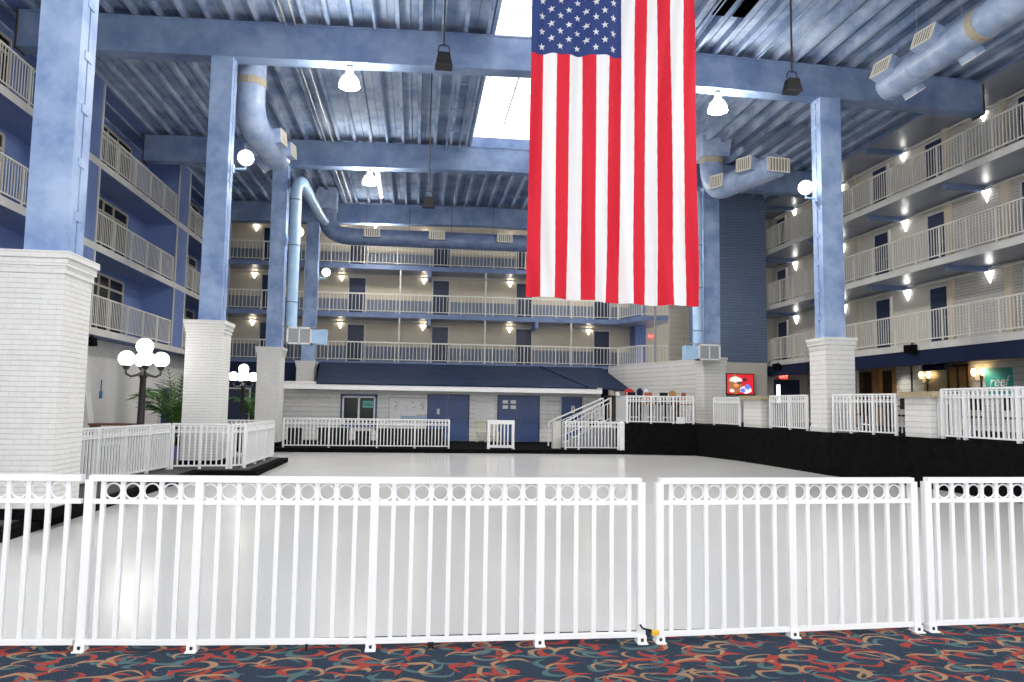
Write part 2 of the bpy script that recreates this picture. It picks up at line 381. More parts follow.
def hotel_door(name, x, y, z, facing, w=0.86, h=2.05, m=None):
    """hinged room door with frame, recessed panels and a knob; facing '-x' or '-y'"""
    r = sthing(name, (x, y, z), 0.0 if facing == '-y' else -PI / 2 if facing == '-x' else PI / 2)
    fr = MB()
    for a, b in ((-w / 2 - .07, -w / 2), (w / 2, w / 2 + .07)): fr.box(a, b, -.05, .04, 0, h + .07)
    fr.box(-w / 2, w / 2, -.05, .04, h, h + .07)
    fr.build('frame', M['slab'], r, origin=(0, 0, 0))
    lf = MB().box(-w / 2, w / 2, -.02, .02, 0.01, h)
    for (a, b, c, d) in ((-.3, .3, .2, .9), (-.3, .3, 1.1, h - .2)):
        lf.box(a * w / .86, b * w / .86, -.03, -.015, c, d)
    lf.build('leaf', m or M['navydark'], r, origin=(0, 0, 0))
    MB().sphere((w / 2 - .08, -.06, 1.0), .03, 8, 6).build('knob', M['grey'], r, origin=(0, 0, 0))
    return r
dn = 0
for z in (S1, S2, S3):
    for y in (19.35, 23.5, 26.6, 30.6, 34.6):
        dn += 1; hotel_door('door_%d' % dn, XW - .03, y, z, '-x')

# sconce: white fluted wedge on the wall
def make_sconce(loc, rz, label, group):
    r = thing('wall_sconce', label, 'wall light', loc, rz, group)
    MB().box(-.05, .05, -.03, 0, -.05, .12).build('back_plate', M['grey'], r, origin=(0, 0, 0))
    n = 10; prof = [(0.015, -.26), (.045, -.16), (.09, -.04), (.15, .09)]
    mb = MB(); vs = []; fs = []
    for rr, z in prof:
        for k in range(n + 1):
            a = PI + PI * k / n; fl = 1 + .07 * (k % 2)
            vs.append((rr * fl * math.cos(a), rr * fl * math.sin(a) * 0.9 - .005, z))
    for i in range(len(prof) - 1):
        for k in range(n):
            fs.append((i * (n + 1) + k, i * (n + 1) + k + 1, (i + 1) * (n + 1) + k + 1, (i + 1) * (n + 1) + k))
    mb.add(vs, fs); mb.build('shade', M['sconce'], r, origin=(0, 0, 0), smooth=True)
    return r
sc0 = make_sconce((XW, 25.2, S1 + 2.08), -PI / 2, 'fluted white wall sconce', 'wall sconces in the right wing')
first = True
for z, nm in ((S1, 'lowest'), (S2, 'middle'), (S3, 'top')):
    for k, y in enumerate((33.3, 29.3, 25.2, 21.2, 17.2)):
        lb = 'lit white wedge sconce on %s right balcony, %s from the far end' % (nm, ('first', 'second', 'third', 'fourth', 'fifth')[k])
        if first: sc0.location = (XW, y, z + 2.1); sc0['label'] = lb; first = False
        else: copy_thing(sc0, (XW, y, z + 2.1), lb)

# ------------------------------------------------------------------ railings
def rail(label, p0, p1, h=1.0, zb=0.06, pitch=0.125, bal=0.016, post=0.03, posts=(), rings=False, top=(0.05, 0.04),
         m=None, group=None, name='railing', cat='railing', cell=0.15, ringed_cells=None, ring_parts=False, foot=False, gaps=()):
    """straight railing from p0 to p1 (same height); posts = fractions along it, always one at each end"""
    m = m or M['white']
    p0, p1 = Vector(p0), Vector(p1); d = p1 - p0; ln = d.length; rz = math.atan2(d.y, d.x)
    r = thing(name, label, cat, p0, rz, group)
    O = (0, 0, 0)
    MB().box(-top[0] / 2, ln + top[0] / 2, -top[0] / 2, top[0] / 2, h - top[1], h).build('top_rail', m, r, origin=O)
    low = h - top[1] - cell if rings or ring_parts else h - top[1]
    if low < h - top[1]: MB().box(0, ln, -bal, bal, low - .03, low).build('middle_rail', m, r, origin=O)
    MB().box(0, ln, -bal, bal, zb, zb + .035).build('bottom_rail', m, r, origin=O)
    ps = sorted(set([0.0, 1.0] + list(posts)))
    src = None
    for f in ps:
        if src is None:
            pm = MB().box(-post / 2, post / 2, -post / 2, post / 2, 0.0, h - top[1])
            if foot:
                pm.box(-post * .75, post * .75, -.06, .05, 0, .008); pm.box(-post / 2 - .003, post / 2 + .003, -post / 2 - .003, post / 2 + .003, .0, .07)
            src = pm.build('post', m, r, origin=O); src.location = (f * ln, 0, 0)
        else: inst('post', src, r, (f * ln, 0, 0))
    xs = []
    for a, b in zip(ps[:-1], ps[1:]):
        a *= ln; b *= ln; n = max(1, round((b - a) / pitch))
        xs += [a + (b - a) * (i + 1) / n for i in range(n - 1)]
    btop = low if not ring_parts and not rings else h - top[1]
    def bmesh_(x): return MB().box(-bal / 2, bal / 2, -bal / 2, bal / 2, zb + .03, btop)
    src = None
    keep = xs if len(xs) <= 100 else xs[-100:]
    for x in keep:
        if src is None: src = bmesh_(0).build('baluster', m, r, origin=O); src.location = (x, 0, 0)
        else: inst('baluster', src, r, (x, 0, 0))
    if len(xs) > 100:
        mb = MB()
        for x in xs[:-100]: mb.box(x - bal / 2, x + bal / 2, -bal / 2, bal / 2, zb + .03, btop)
        o = mb.build('balusters', m, r, origin=O); o['kind'] = 'stuff'
    if rings or ring_parts:
        al = sorted(xs + [f * ln for f in ps]); cs = [((a + b) / 2, b - a) for a, b in zip(al[:-1], al[1:]) if b - a > pitch * .6]
        zc = (low + h - top[1]) / 2; R = min(pitch * 0.5, cell / 2) - .012
        def ring(mb, x):
            mb.tube([(x + R * math.cos(2 * PI * k / 20), 0, zc + R * math.sin(2 * PI * k / 20)) for k in range(20)], .010, 5, closed=True)
        if ring_parts:
            src = None
            for x, w in cs:
                if src is None:
                    mb = MB(); ring(mb, 0); src = mb.build('ring', m, r, origin=O); src.location = (x, 0, 0)
                else: inst('ring', src, r, (x, 0, 0))
        else:
            mb = MB()
            for x, w in cs: ring(mb, x)
            mb.build('ring_row', m, r, origin=O)
    return r

# balcony rails, right wing
for z, nm in ((S1, 'lowest'), (S2, 'middle'), (S3, 'top')):
    n = 18; L0 = 32.75; L1 = 12.0
    rail('cream white balcony railing along the %s floor of the right wing' % nm, (XR + .04, L0, z + .02), (XR + .04, L1, z + .02), 1.0, .07, .135, .02, .045,
         posts=[i / n for i in range(1, n)], m=M['white_old'], group='right wing balcony railings')
    rail('short return railing closing the far end of the %s right balcony' % nm, (XR + .04, L0 + .03, z + .02), (XR + .75, L0 + .9, z + .02), 1.0, .07, .135, .02, .045,
         m=M['white_old'], group='end railings of the right wing')

# ------------------------------------------------------------------ left wing
XLW = -11.0
struct('wall_left', MB().box(XLW - .4, XLW, 4, 42, 3.56, 12), M['finblue'])
for z in (S1, S2, S3):
    slab('balcony_slab_left', [(XL, 4), (XL, 42), (XLW - .05, 42), (XLW - .05, 4)], z, M['slab'], M['finblue'])
slab('roof_soffit_left', [(XL, 4), (XL, 42), (XLW - .3, 42), (XLW - .3, 4)], 11.6, M['slabblue'], M['finblue'], 0.25)
FINS = [(5.2, 6.7), (13.9, 15.4), (22.75, 24.05), (31.6, 33.1), (39.2, 40.4)]
for a, b in FINS:
    for z0, z1 in ((S1, S2 - .22), (S2, S3 - .22), (S3, 11.4)):
        struct('wall_left_fin', MB().box(XLW, XL + .0, a, b, z0, z1), M['finblue'])
        struct('trim_fin_edge', MB().box(XL - .02, XL + .04, b - .07, b + .0, z0, z1).box(XL - .02, XL + .04, a, a + .07, z0, z1), M['slab'])
wn = 0
for i, (y0, y1) in enumerate(((6.7, 13.9), (15.4, 22.75), (24.05, 31.6), (33.1, 39.2))):
    for z, nm in ((S1, 'lowest'), (S2, 'middle'), (S3, 'top')):
        bay = ('nearest bay', 'bay behind first column', 'bay above the white buttress', 'farthest bay')[i]
        rail('cream balcony railing on %s floor of left wing, %s' % (nm, bay), (XL - .05, y1 - .02, z + .02), (XL - .05, y0 + .02, z + .02),
             1.0, .07, .135, .02, .045, posts=[.2, .4, .6, .8], m=M['white_old'], group='left wing balcony railings')
        wn += 1
        w = sthing('window_%d' % wn, (XLW + .02, y0 + .3, z))
        fr = MB(); ys = [0, 1.5, 3.0, 3.9, 5.2]; hh = 2.15
        for yy in ys: fr.box(-.02, .05, yy - .04, yy + .04, .02, hh)
        for zz in (.06, hh, 1.75): fr.box(-.02, .045, 0, 5.2, zz - .04, zz + .04)
        fr.build('frame', M['frame'], w, origin=(0, 0, 0))
        for a, b in zip(ys[:-1], ys[1:]):
            MB().box(-.01, .01, a + .04, b - .04, .1, hh - .04).build('pane', M['glass_dark'], w, origin=(0, 0, 0))
# ground floor of the left wing: white brick wall, buttresses, blue door
struct('wall_left_ground', MB().box(XLW + .2, XLW + .5, 4, 39, -.3, 3.57), M['whitebrick'])
for y in (22.6,):
    struct('trim_buttress', MB().add([(-10.4, y, 0), (-8.9, y, 0), (-9.55, y, 3.56), (-10.4, y, 3.56), (-10.4, y + .35, 0), (-8.9, y + .35, 0), (-9.55, y + .35, 3.56), (-10.4, y + .35, 3.56)],
        [(0, 1, 2, 3), (7, 6, 5, 4), (0, 4, 5, 1), (1, 5, 6, 2), (2, 6, 7, 3), (3, 7, 4, 0)]), M['slab'])
hotel_door('door_40', XLW + .55, 33.4, 0, '+x', 1.2, 2.1, M['navy'])
struct('wall_left_end', MB().box(-13, -6.4, 41.8, 42.1, -.3, 12), M['beige'])

# ------------------------------------------------------------------ back wing
YW = 41.5
struct('wall_back', MB().box(-14, 14.5, YW, YW + .3, -.2, 12), M['beige'])
bpoly = [(-9.8, YB), (10.9, YB), (11.6, 37.9), (13.2, 37.3), (13.2, YW + .1), (-9.8, YW + .1)]
for z in (S1, S2, S3):
    slab('balcony_slab_back', bpoly, z, M['slabblue'], M['soffitgrey'], .24)
for z, nm in ((S1, 'lowest'), (S2, 'middle'), (S3, 'top')):
    rail('long cream balcony railing across the %s floor of the back wing' % nm, (-9.75, YB + .05, z + .02), (10.9, YB + .05, z + .02), 1.03, .08, .19, .028, .05,
         posts=[i / 12 for i in range(1, 12)], m=M['white_old'], group='back wing balcony railings', top=(.06, .07))
    rail('slanting balcony railing at the right end of the %s back balcony' % nm, (10.95, YB, z + .02), (11.62, 37.95, z + .02), 1.03, .08, .17, .028, .05,
         m=M['white_old'], group='slanting end railings of the back wing', top=(.06, .07))
    rail('short corner balcony railing beside the grey pole on the %s back floor' % nm, (11.65, 37.95, z + .02), (13.15, 37.4, z + .02), 1.03, .08, .17, .028, .05,
         m=M['white_old'], group='corner railings of the back wing', top=(.06, .07))
    for x in (-7.9, -3.3, 1.25, 5.9, 10.35):
        dn += 1; hotel_door('door_%d' % (dn + 50), x, YW - .03, z, '-y', .86, 2.05, M['navydark'])
    struct('wall_back_return', MB().box(12.0, 12.6, 40.4, 41.5, z, z + 2.33), M['finblue'])
    for k, x in enumerate((-8.75, -4.15, .3, 5.1, 9.6)):
        lb = 'lit white wedge sconce on the %s back balcony, %s from the left' % (nm, ('first', 'second', 'third', 'fourth', 'fifth')[k])
        s = copy_thing(sc0, (x, YW, z + 2.12), lb, 0.0); s['group'] = 'wall sconces in the back wing'
        
        for c_ in s.children:
            if c_.name.startswith('shade'):
                if 'CREAM' not in globals(): CREAM = c_.data.copy(); CREAM.materials[0] = M['sconcewarm']
                c_.data = CREAM
    zt = S2 - .24 if z == S1 else S3 - .24 if z == S2 else 11.3
    tag(MB().tube([(-9.6, YW - .15, zt - .15), (12, YW - .15, zt - .15)], .04, 8).build('service_pipe', M['slab']),
        'cream pipe along the back wall above the %s balcony doors' % nm, 'pipe', 'wall pipes in the back wing')
struct('wall_back_dado', MB().box(-13.5, 12, YW - .012, YW, S1, S1 + .9).box(-13.5, 12, YW - .012, YW, S2, S2 + .9).box(-13.5, 12, YW - .012, YW, S3, S3 + .9), noisy('grey_blue_dado_paint', (0.16, 0.20, 0.27), (0.20, 0.24, 0.31), 1.0, 0.6))
struct('wall_back_corner', MB().box(12.9, 13.5, 36.9, 37.6, S1, 12), M['slab'])
# thin posts between the floors
for x in (-5.9, -.95, 3.6, 8.3):
    for z0, z1 in ((S1, S2 - .24), (S2, S3 - .24)):
        struct('trim_balcony_post', MB().box(x - .04, x + .04, YB - .0, YB + .08, z0, z1), M['slab'])
for x in (.6, 6.4, -7.2):
    for z in (S2, S3):
        struct('trim_bracket', MB().box(x - .09, x + .09, YB - .02, YW, z - .6, z - .24), M['slabblue'])
tag(MB().tube([(12.1, 37.2, 3.4), (12.1, 37.2, 10.2)], .055, 10).build('steel_pole', M['grey']), 'slim grey pole rising beside the back corner balcony', 'pole')
# exit sign + door behind the corner balcony
es = thing('exit_sign', 'small red lit exit sign above the corner of the lowest back balcony', 'exit sign', (13.0, 40.6, 5.55))
MB().box(-.2, .2, -.04, .04, -.12, .12).build('housing', M['exit'], es, origin=(0, 0, 0))
text_mesh('EXIT', .2, 'lettering', M['exitletter'], es, (0, -.045, 0), (PI / 2, 0, 0))
# breeze block screen and far right pieces
bs = MB()
for i in range(6):
    for j in range(30):
        x = 11.75 + i * .2; z = 3.8 + j * .25
        bs.box(x, x + .2, 34.0, 34.12, z, z + .05).box(x, x + .05, 34.0, 34.12, z, z + .25).box(x + .08, x + .17, 34.02, 34.1, z + .1, z + .2)
bs.box(11.75, 12.95, 34.12, 34.16, 3.8, 11.3)
struct('trim_breeze_block', bs, M['tile'])

# ------------------------------------------------------------------ blue brick wall, tv wall, curved wall
struct('wall_back_right', MB().box(12.3, 15.78, 32.4, 32.9, 3.7, 11.7), M['bluebrick'])
struct('wall_back_right_base', MB().box(12.3, 15.78, 32.42, 32.9, .9, 3.7), M['greige'])
struct('wall_corridor_end', MB().box(15.3, 19, 35.6, 35.9, .9, 12), M['greige'])
cw = [(9.95, 38.4), (10.2, 36.3), (10.8, 34.2), (11.4, 32.2), (11.75, 30.2), (11.8, 29.3)]
cm = MB()
for i, ((a, b), (c, d)) in enumerate(zip(cw[:-1], cw[1:])): cm.add([(a, b, .9), (c, d, .9), (c, d, 3.68), (a, b, 3.68), (a + .3, b + .1, .9), (c + .3, d + .1, .9), (c + .3, d + .1, 3.68), (a + .3, b + .1, 3.68)],
    [(0, 1, 2, 3), (7, 6, 5, 4), (0, 4, 5, 1), (1, 5, 6, 2), (2, 6, 7, 3), (3, 7, 4, 0)])
struct('wall_curved', cm, M['whiteblock'])
# TV
tv = thing('wall_television', 'wall mounted television with red picture right of the far right column', 'television', (14.45, 32.38, 2.70))
MB().box(-.66, .66, -.07, 0, -.48, .48).build('housing', M['blackplastic'], tv, origin=(0, 0, 0))
def em(n, c, s=1.0): return mat('screen_' + n, (0.02, 0.02, 0.02), .4, emit=c, es=s)
scr = MB().box(-.62, .62, -.075, -.068, -.44, .44, 0)
def blob(cx, cz, rx, rz, mi, d):
    n = 12; vs = [(cx + rx * math.cos(2 * PI * k / n) * (1 + .18 * math.sin(3 * k)), -.076 - d, cz + rz * math.sin(2 * PI * k / n) * (1 + .15 * math.cos(2 * k))) for k in range(n)]
    scr.add(vs, [tuple(range(n))], mi)
blob(-.25, -.02, .33, .42, 1, .001); blob(-.22, .2, .3, .13, 2, .002); blob(-.05, .06, .14, .05, 3, .003); blob(.25, -.25, .28, .17, 2, .002)
blob(.12, -.28, .12, .1, 4, .004); blob(.33, -.12, .14, .12, 4, .003); blob(-.2, -.05, .12, .08, 5, .004); blob(-.4, -.3, .12, .08, 2, .004); blob(.22, .2, .12, .08, 3, .002)
scr.build('screen', [em('red', (.62, .01, .02)), em('brown', (.35, .13, .05)), em('pale', (.9, .75, .7)), em('dark', (.05, .02, .04)), em('blue', (.12, .2, .8)), em('orange', (.8, .3, .1))], tv, origin=(0, 0, 0))

# ------------------------------------------------------------------ right ground floor, behind the deck railing
XG = 18.3
struct('wall_right_ground', MB().box(XG, XG + .3, 5, 27.0, .9, 3.6).box(XG, XG + .3, 29.8, 36, .9, 3.6).box(XG + 1.5, XG + 1.8, 26, 31, .9, 3.6), M['whiteblock'])
struct('trim_fascia_right', MB().box(XR + .03, XR + .14, 5, 32.9, 3.1, 3.56).box(XR + .1, XG + .1, 5, 35, 3.28, 3.34), M['fascia'])
op = MB().box(XG - .02, XG + .12, 26.85, 27.1, 1, 3.28).box(XG - .02, XG + .12, 29.7, 29.9, 1, 3.28).box(XG - .02, XG + .12, 27.9, 28.4, 1, 3.28)
struct('trim_doorway_oak', op, M['oak'])
struct('wall_doorway_inside', MB().box(XG + 1.3, XG + 1.4, 24, 38, 1, 3.5).box(XG, XG + 1.4, 25.9, 26, 1, 3.5).box(XG, XG + 1.4, 31.0, 31.1, 1, 3.5).box(XG, XG + 1.4, 26, 31, 3.28, 3.34), M['darkwood'])
struct('wall_right_alcove', MB().box(XG - .03, XG, 22.95, 25.2, 1, 3.28), M['granite'])
dd = sthing('door_80', (XG - .04, 23.45, 1.0))
MB().box(-.02, .03, -.5, .5, 0, 2.15).build('leaf', M['oak'], dd, origin=(0, 0, 0))
MB().box(-.05, -.02, -.5, -.42, 0, 2.2).box(-.05, -.02, .42, .5, 0, 2.2).box(-.05, -.02, -.04, .04, 0, 2.2).box(-.05, -.02, -.5, .5, 2.12, 2.2).build('frame', M['darkwood'], dd, origin=(0, 0, 0))
def candle_sconce(y, where):
    r = thing('candle_sconce', 'dark iron double candle sconce glowing warm %s' % where, 'wall light', (XG, y, 2.74), 0, 'double candle sconces')
    MB().lathe([(.005, -.55), (.02, -.4), (.03, -.1), (.05, 0), (.02, .12), (.004, .2)], (-.06, 0, 0), 8).build('stem', M['blackmetal'], r, origin=(0, 0, 0), smooth=True)
    for s in (-1, 1):
        MB().tube([(-.08, 0, -.1), (-.13, s * .1, -.16), (-.16, s * .19, -.08), (-.16, s * .2, .05)], .012, 6).build('arm', M['blackmetal'], r, origin=(0, 0, 0))
        MB().lathe([(.03, .05), (.07, .12), (.075, .2), (.05, .28)], (-.16, s * .2, 0), 12).build('shade', M['warm'], r, origin=(0, 0, 0), smooth=True)
candle_sconce(25.0, 'on white wall above the granite topped pillar')
candle_sconce(22.4, 'on white wall left of the teal sign')
sg = thing('teal_sign', 'teal square board with white handwritten word on the right wall', 'sign', (XG - .03, 21.68, 2.55))
MB().box(-.03, .03, -.54, .54, -.42, .45).build('board', M['teal'], sg, origin=(0, 0, 0))
text_mesh('reef', .48, 'lettering', M['signwhite'], sg, (-.036, 0, .02), (PI / 2, 0, -PI / 2), shear=.35)
for (x, y, z, rz, lb) in ((16.0, 22.6, 3.62, .3, 'black speaker hung under the right balcony above the granite topped pillar'),
                          (16.0, 31.8, 3.5, .3, 'black speaker hung at the far corner under the right balcony'),
                          (-9.95, 24.6, 3.365, 0, 'black speaker mounted on the left wing above the white buttress'),
                          (-9.95, 31.4, 3.365, 0, 'black speaker mounted on the left wing beside the palm')):
    r = thing('loudspeaker', lb, 'speaker', (x, y, z), rz, 'black loudspeakers under the balconies')
    MB().add([(-.12, -.24, -.13), (.12, -.17, -.13), (.12, .17, -.13), (-.12, .24, -.13), (-.12, -.24, .13), (.09, -.17, .13), (.09, .17, .13), (-.12, .24, .13)],
             [(0, 3, 2, 1), (4, 5, 6, 7), (0, 1, 5, 4), (1, 2, 6, 5), (2, 3, 7, 6), (3, 0, 4, 7)]).build('cabinet', M['black'], r, origin=(0, 0, 0))
    MB().box(-.04, .04, -.255, .255, -.02, .02).box(-.03, .03, -.03, .03, .12, .2).build('bracket', M['blackmetal'], r, origin=(0, 0, 0))
# white cylinder camera / projector under the soffit
r = thing('projector_tube', 'white round ended navy tube fixture hanging under right balcony', 'light fixture', (17.2, 23.2, 3.084))
MB().tube([(0, .5, 0), (0, -.6, 0)], .11, 14).build('body', M['fascia'], r, origin=(0, 0, 0))
MB().tube([(0, .5, 0), (0, .62, 0)], .125, 14).build('end_cap', M['white'], r, origin=(0, 0, 0))
MB().box(-.02, .02, -.1, .1, .1, .2).build('bracket', M['white'], r, origin=(0, 0, 0))
for k, y in enumerate((18.5, 22.0, 26.3)):
    r = thing('recessed_downlight', 'small round lit downlight in the right soffit, %s' % ('nearest the right edge', 'above the teal sign', 'beside the oak trimmed doorway')[k], 'downlight', (17.75, y, 3.28), 0, 'downlights under the right balcony')
    MB().lathe([(.05, 0), (.09, 0), (.09, -.02), (.05, -.02), (.05, 0)], n=16).build('trim_ring', M['white'], r, origin=(0, 0, 0))
    MB().lathe([(.001, -.004), (.05, -.004), (.05, -.012), (.001, -.012)], n=16).build('lens', M['sconce'], r, origin=(0, 0, 0))
    ld = bpy.data.lights.new('downlight_lamp', 'SPOT'); ld.energy = 45; ld.color = (1, .93, .82); ld.spot_size = 2.2; ld.spot_blend = .8; ld.shadow_soft_size = .05
    lo = bpy.data.objects.new('downlight_lamp', ld); COL.objects.link(lo); lo.location = (17.75, y, 3.25)
# door at the far right with a lit glass slot, exit sign
d = hotel_door('door_81', 17.2, 33.4, 1.0, '-y', 1.3, 1.98, M['navydark'])
struct('wall_right_far', MB().box(15.6, 19, 33.45, 33.6, .9, 3.5), M['greige'])
MB().box(-.5, -.32, -.04, -.02, .9, 1.75).build('glass_slot', M['lit_window'], d, origin=(0, 0, 0))
es = thing('exit_sign', 'small red lit exit sign above dark blue door at far right', 'exit sign', (17.05, 33.38, 3.12))
MB().box(-.2, .2, -.04, .04, -.12, .12).build('housing', M['exit'], es, origin=(0, 0, 0))
text_mesh('EXIT', .2, 'lettering', M['exitletter'], es, (0, -.045, 0), (PI / 2, 0, 0))

# low pillars with granite caps on the deck edge
for (x0, x1, y0, y1, lb) in ((11.68, 11.98, 15.95, 16.85, 'low white brick pillar with tan granite cap beside the near right column'),
                             (11.02, 11.3, 23.1, 24.4, 'low white brick pillar with tan granite cap below the television')):
    r = thing('low_brick_pillar', lb, 'pillar', ((x0 + x1) / 2, (y0 + y1) / 2, 1.0), 0, 'low pillars along the right deck')
    MB().box(x0, x1, y0, y1, .96, 1.93 if y0 < 20 else 1.9).build('brick_body', M['whitebrick2'], r)
    zt = 1.93 if y0 < 20 else 1.9
    MB().box(x0 - .1, x1 + .2, y0 - .2, y1 + .1, zt, zt + .13).build('granite_cap', M['granite'], r)

# deck railings
G = 'white railings along the black right deck'
rail('white railing on the black deck in front of the bar counter', (7.85, 27.45, 1.0), (10.25, 27.05, 1.0), 1.03, .05, .115, .03, .06, posts=[.36, .7], rings=True, group=G)
rail('white railing on the black deck just right of the far right column base', (10.8, 26.4, 1.0), (10.98, 24.6, 1.0), 1.0, .05, .12, .03, .06, rings=True, group=G)
rail('white railing on the black deck between small pillar and right column', (11.1, 22.6, 1.0), (11.15, 20.45, 1.0), 1.03, .05, .125, .03, .06, posts=[.55], rings=True, group=G)
rail('white railing on the black deck between the right column and the near low pillar', (11.2, 19.15, 1.0), (11.65, 17.15, 1.0), 1.03, .05, .125, .028, .06, posts=[.3, .66], rings=True, group=G)
rail('white railing on the black deck running out of view at the right edge', (11.8, 15.7, 1.0), (11.82, 8.0, 1.0), 1.12, .05, .128, .03, .07, posts=[.09, .28, .45, .62, .8], rings=True, group=G)
rail('short low railing piece tight against the near low pillar', (11.86, 15.9, 1.0), (11.86, 15.3, 1.0), 1.0, .05, .12, .028, .05, rings=True, group=G)

# dining chairs and tables on the deck behind the railings
def dining_set(x, y, label):
    r = thing('bistro_table', label, 'table', (x, y, 1.0), 0, 'tables on the right deck')
    MB().lathe([(.001, .72), (.42, .72), (.43, .75), (.001, .75)], n=20).build('tabletop', M['blackplastic'], r, origin=(0, 0, 0))
    MB().lathe([(.03, .02), (.03, .72)], n=8).build('pedestal', M['blackmetal'], r, origin=(0, 0, 0))
    MB().lathe([(.26, 0), (.26, .02), (.03, .05)], n=16).build('base', M['blackmetal'], r, origin=(0, 0, 0))
def cafe_chair(x, y, rz, label, m, z=1.0, tall=0.0):
    r = thing('cafe_chair', label, 'chair', (x, y, z), rz, 'chairs on the right deck')
    s = .45 + tall
    MB().box(-.21, .21, -.2, .2, s, s + .05).build('seat', m, r, origin=(0, 0, 0))
    MB().box(-.2, .2, .18, .22, s + .2, s + .5).build('backrest', m, r, origin=(0, 0, 0))
    for a in (-1, 1):
        MB().box(a * .19 - .015, a * .19 + .015, -.2, -.17, 0, s).build('leg', M['white'], r, origin=(0, 0, 0))
        MB().box(a * .19 - .015, a * .19 + .015, .17, .2, 0, s + .5).build('leg', M['white'], r, origin=(0, 0, 0))
    MB().box(-.19, .19, -.195, -.175, .2, .23).build('stretcher', M['white'], r, origin=(0, 0, 0))
dining_set(14.3, 18.9, 'round black table behind the railing near the granite topped pillar')
dining_set(14.2, 21.4, 'round black table behind the railing near the right column')
dining_set(14.0, 14.9, 'round black table behind the railing at the right edge')
for (x, y, a, lb) in ((13.4, 15.4, 1.2, 'black cafe chair left of table at the right edge'), (14.2, 14.0, 3.0, 'black cafe chair in front of table at the right edge'),
                      (13.5, 19.2, 1.3, 'black cafe chair left of table near the granite topped pillar'), (14.3, 18.0, 3.1, 'black cafe chair in front of table near the granite pillar'),
                      (13.4, 21.6, 1.5, 'black cafe chair left of table near the right column'), (14.3, 20.5, 3.1, 'black cafe chair in front of table near the right column')):
    cafe_chair(x, y, a, lb, M['blackplastic'])
for (x, y, a, m, lb) in ((8.6, 29.3, 0, 'blackplastic', 'black bar stool leftmost in front of the counter'), (9.3, 29.3, 0, 'orange', 'brown bar stool in the middle of the counter'),
                         (9.9, 29.2, 0, 'blackplastic', 'black bar stool third along the counter'), (10.6, 28.6, .6, 'orange', 'orange brown stool beside the far right column')):
    cafe_chair(x, y, a, lb, M[m], 1.0, .25)
# bar counter
bc = thing('bar_counter', 'dark bar counter with thin black top below the curved wall', 'counter', (9.4, 30.4, 1.0))
MB().box(7.9, 10.9, 30.15, 30.6, 1.0, 2.0).build('front', M['darkwood'], bc)
MB().box(7.8, 11.0, 30.0, 30.75, 2.0, 2.06).build('countertop', M['blackplastic'], bc)
items = [(8.25, 'white', 'small white box left end of the bar counter', .18, .15), (8.0, 'granite', 'tan box at left end of the bar counter', .16, .2), (8.75, 'red', 'red bottle crate on the bar counter', .34, .3),
         (9.2, 'canopy', 'dark blue drinks box right of red crate', .2, .32), (9.45, 'white', 'white paper roll beside dark blue drinks box', .2, .3), (10.6, 'oak', 'brown wooden box alone on the bar counter', .3, .24)]
for x, mm, lb, w, h in items:
    o = MB().box(-w / 2, w / 2, -.1, .1, 0, h * .8).box(-w * .3, w * .3, -.07, .07, h * .8, h).build('counter_box', M[mm], None, origin=(x, 30.35, 2.06)); tag(o, lb, 'box', 'things on the bar counter')
o = MB().box(-.16, .16, -.02, .02, 0, .24).build('white_notice', M['paper'], None, origin=(9.75, 27.02, 1.02)); tag(o, 'blank white notice hung low on the bar deck railing', 'notice')

# ------------------------------------------------------------------ hut with navy canopy at the back
YH = 33.3
hm = MB().box(-5.6, 8.3, YH, YH + .25, -.02, 2.5)
struct('wall_hut_front', hm, M['whiteblock'])
struct('wall_hut_side', MB().box(8.05, 8.3, YH + .25, 38.2, -.02, 2.5), M['whiteblock'])
struct('trim_hut_fascia', MB().box(-5.5, 8.15, 32.5, 32.62, 2.16, 2.4).box(-5.5, 8.15, 32.5, 33.4, 2.38, 2.42), M['white'])
cnp = MB().add([(-4.15, 32.48, 2.43), (7.9, 32.48, 2.43), (9.95, 34.0, 2.36), (9.6, 38.4, 3.62), (-4.75, 38.4, 3.62),
                (-4.15, 32.48, 2.37), (7.9, 32.48, 2.37), (9.95, 34.0, 2.30), (9.6, 38.4, 3.50), (-4.75, 38.4, 3.50)],
               [(0, 1, 2, 3, 4), (9, 8, 7, 6, 5)] + [(i, (i + 1) % 5, 5 + (i + 1) % 5, 5 + i) for i in range(5)])
struct('trim_hut_roof', MB().box(-5.6, -4.76, 32.63, 38.4, 2.33, 2.41), M['whiteblock'])
struct('wall_hut_left', MB().box(-5.6, -5.35, YH + .25, 38.4, -.02, 2.33), M['whiteblock'])
cnp.tube([(7.5, 32.5, 2.45), (6.3, 38.2, 3.6)], .05, 6)
tag(cnp.build('canopy_roof', M['canopy']), 'sloping navy blue canopy roof over the white hut at the back', 'canopy')
struct('wall_back_ground', MB().box(-13, 13, 38.45, 38.7, -.02, 3.55), M['fascia'])
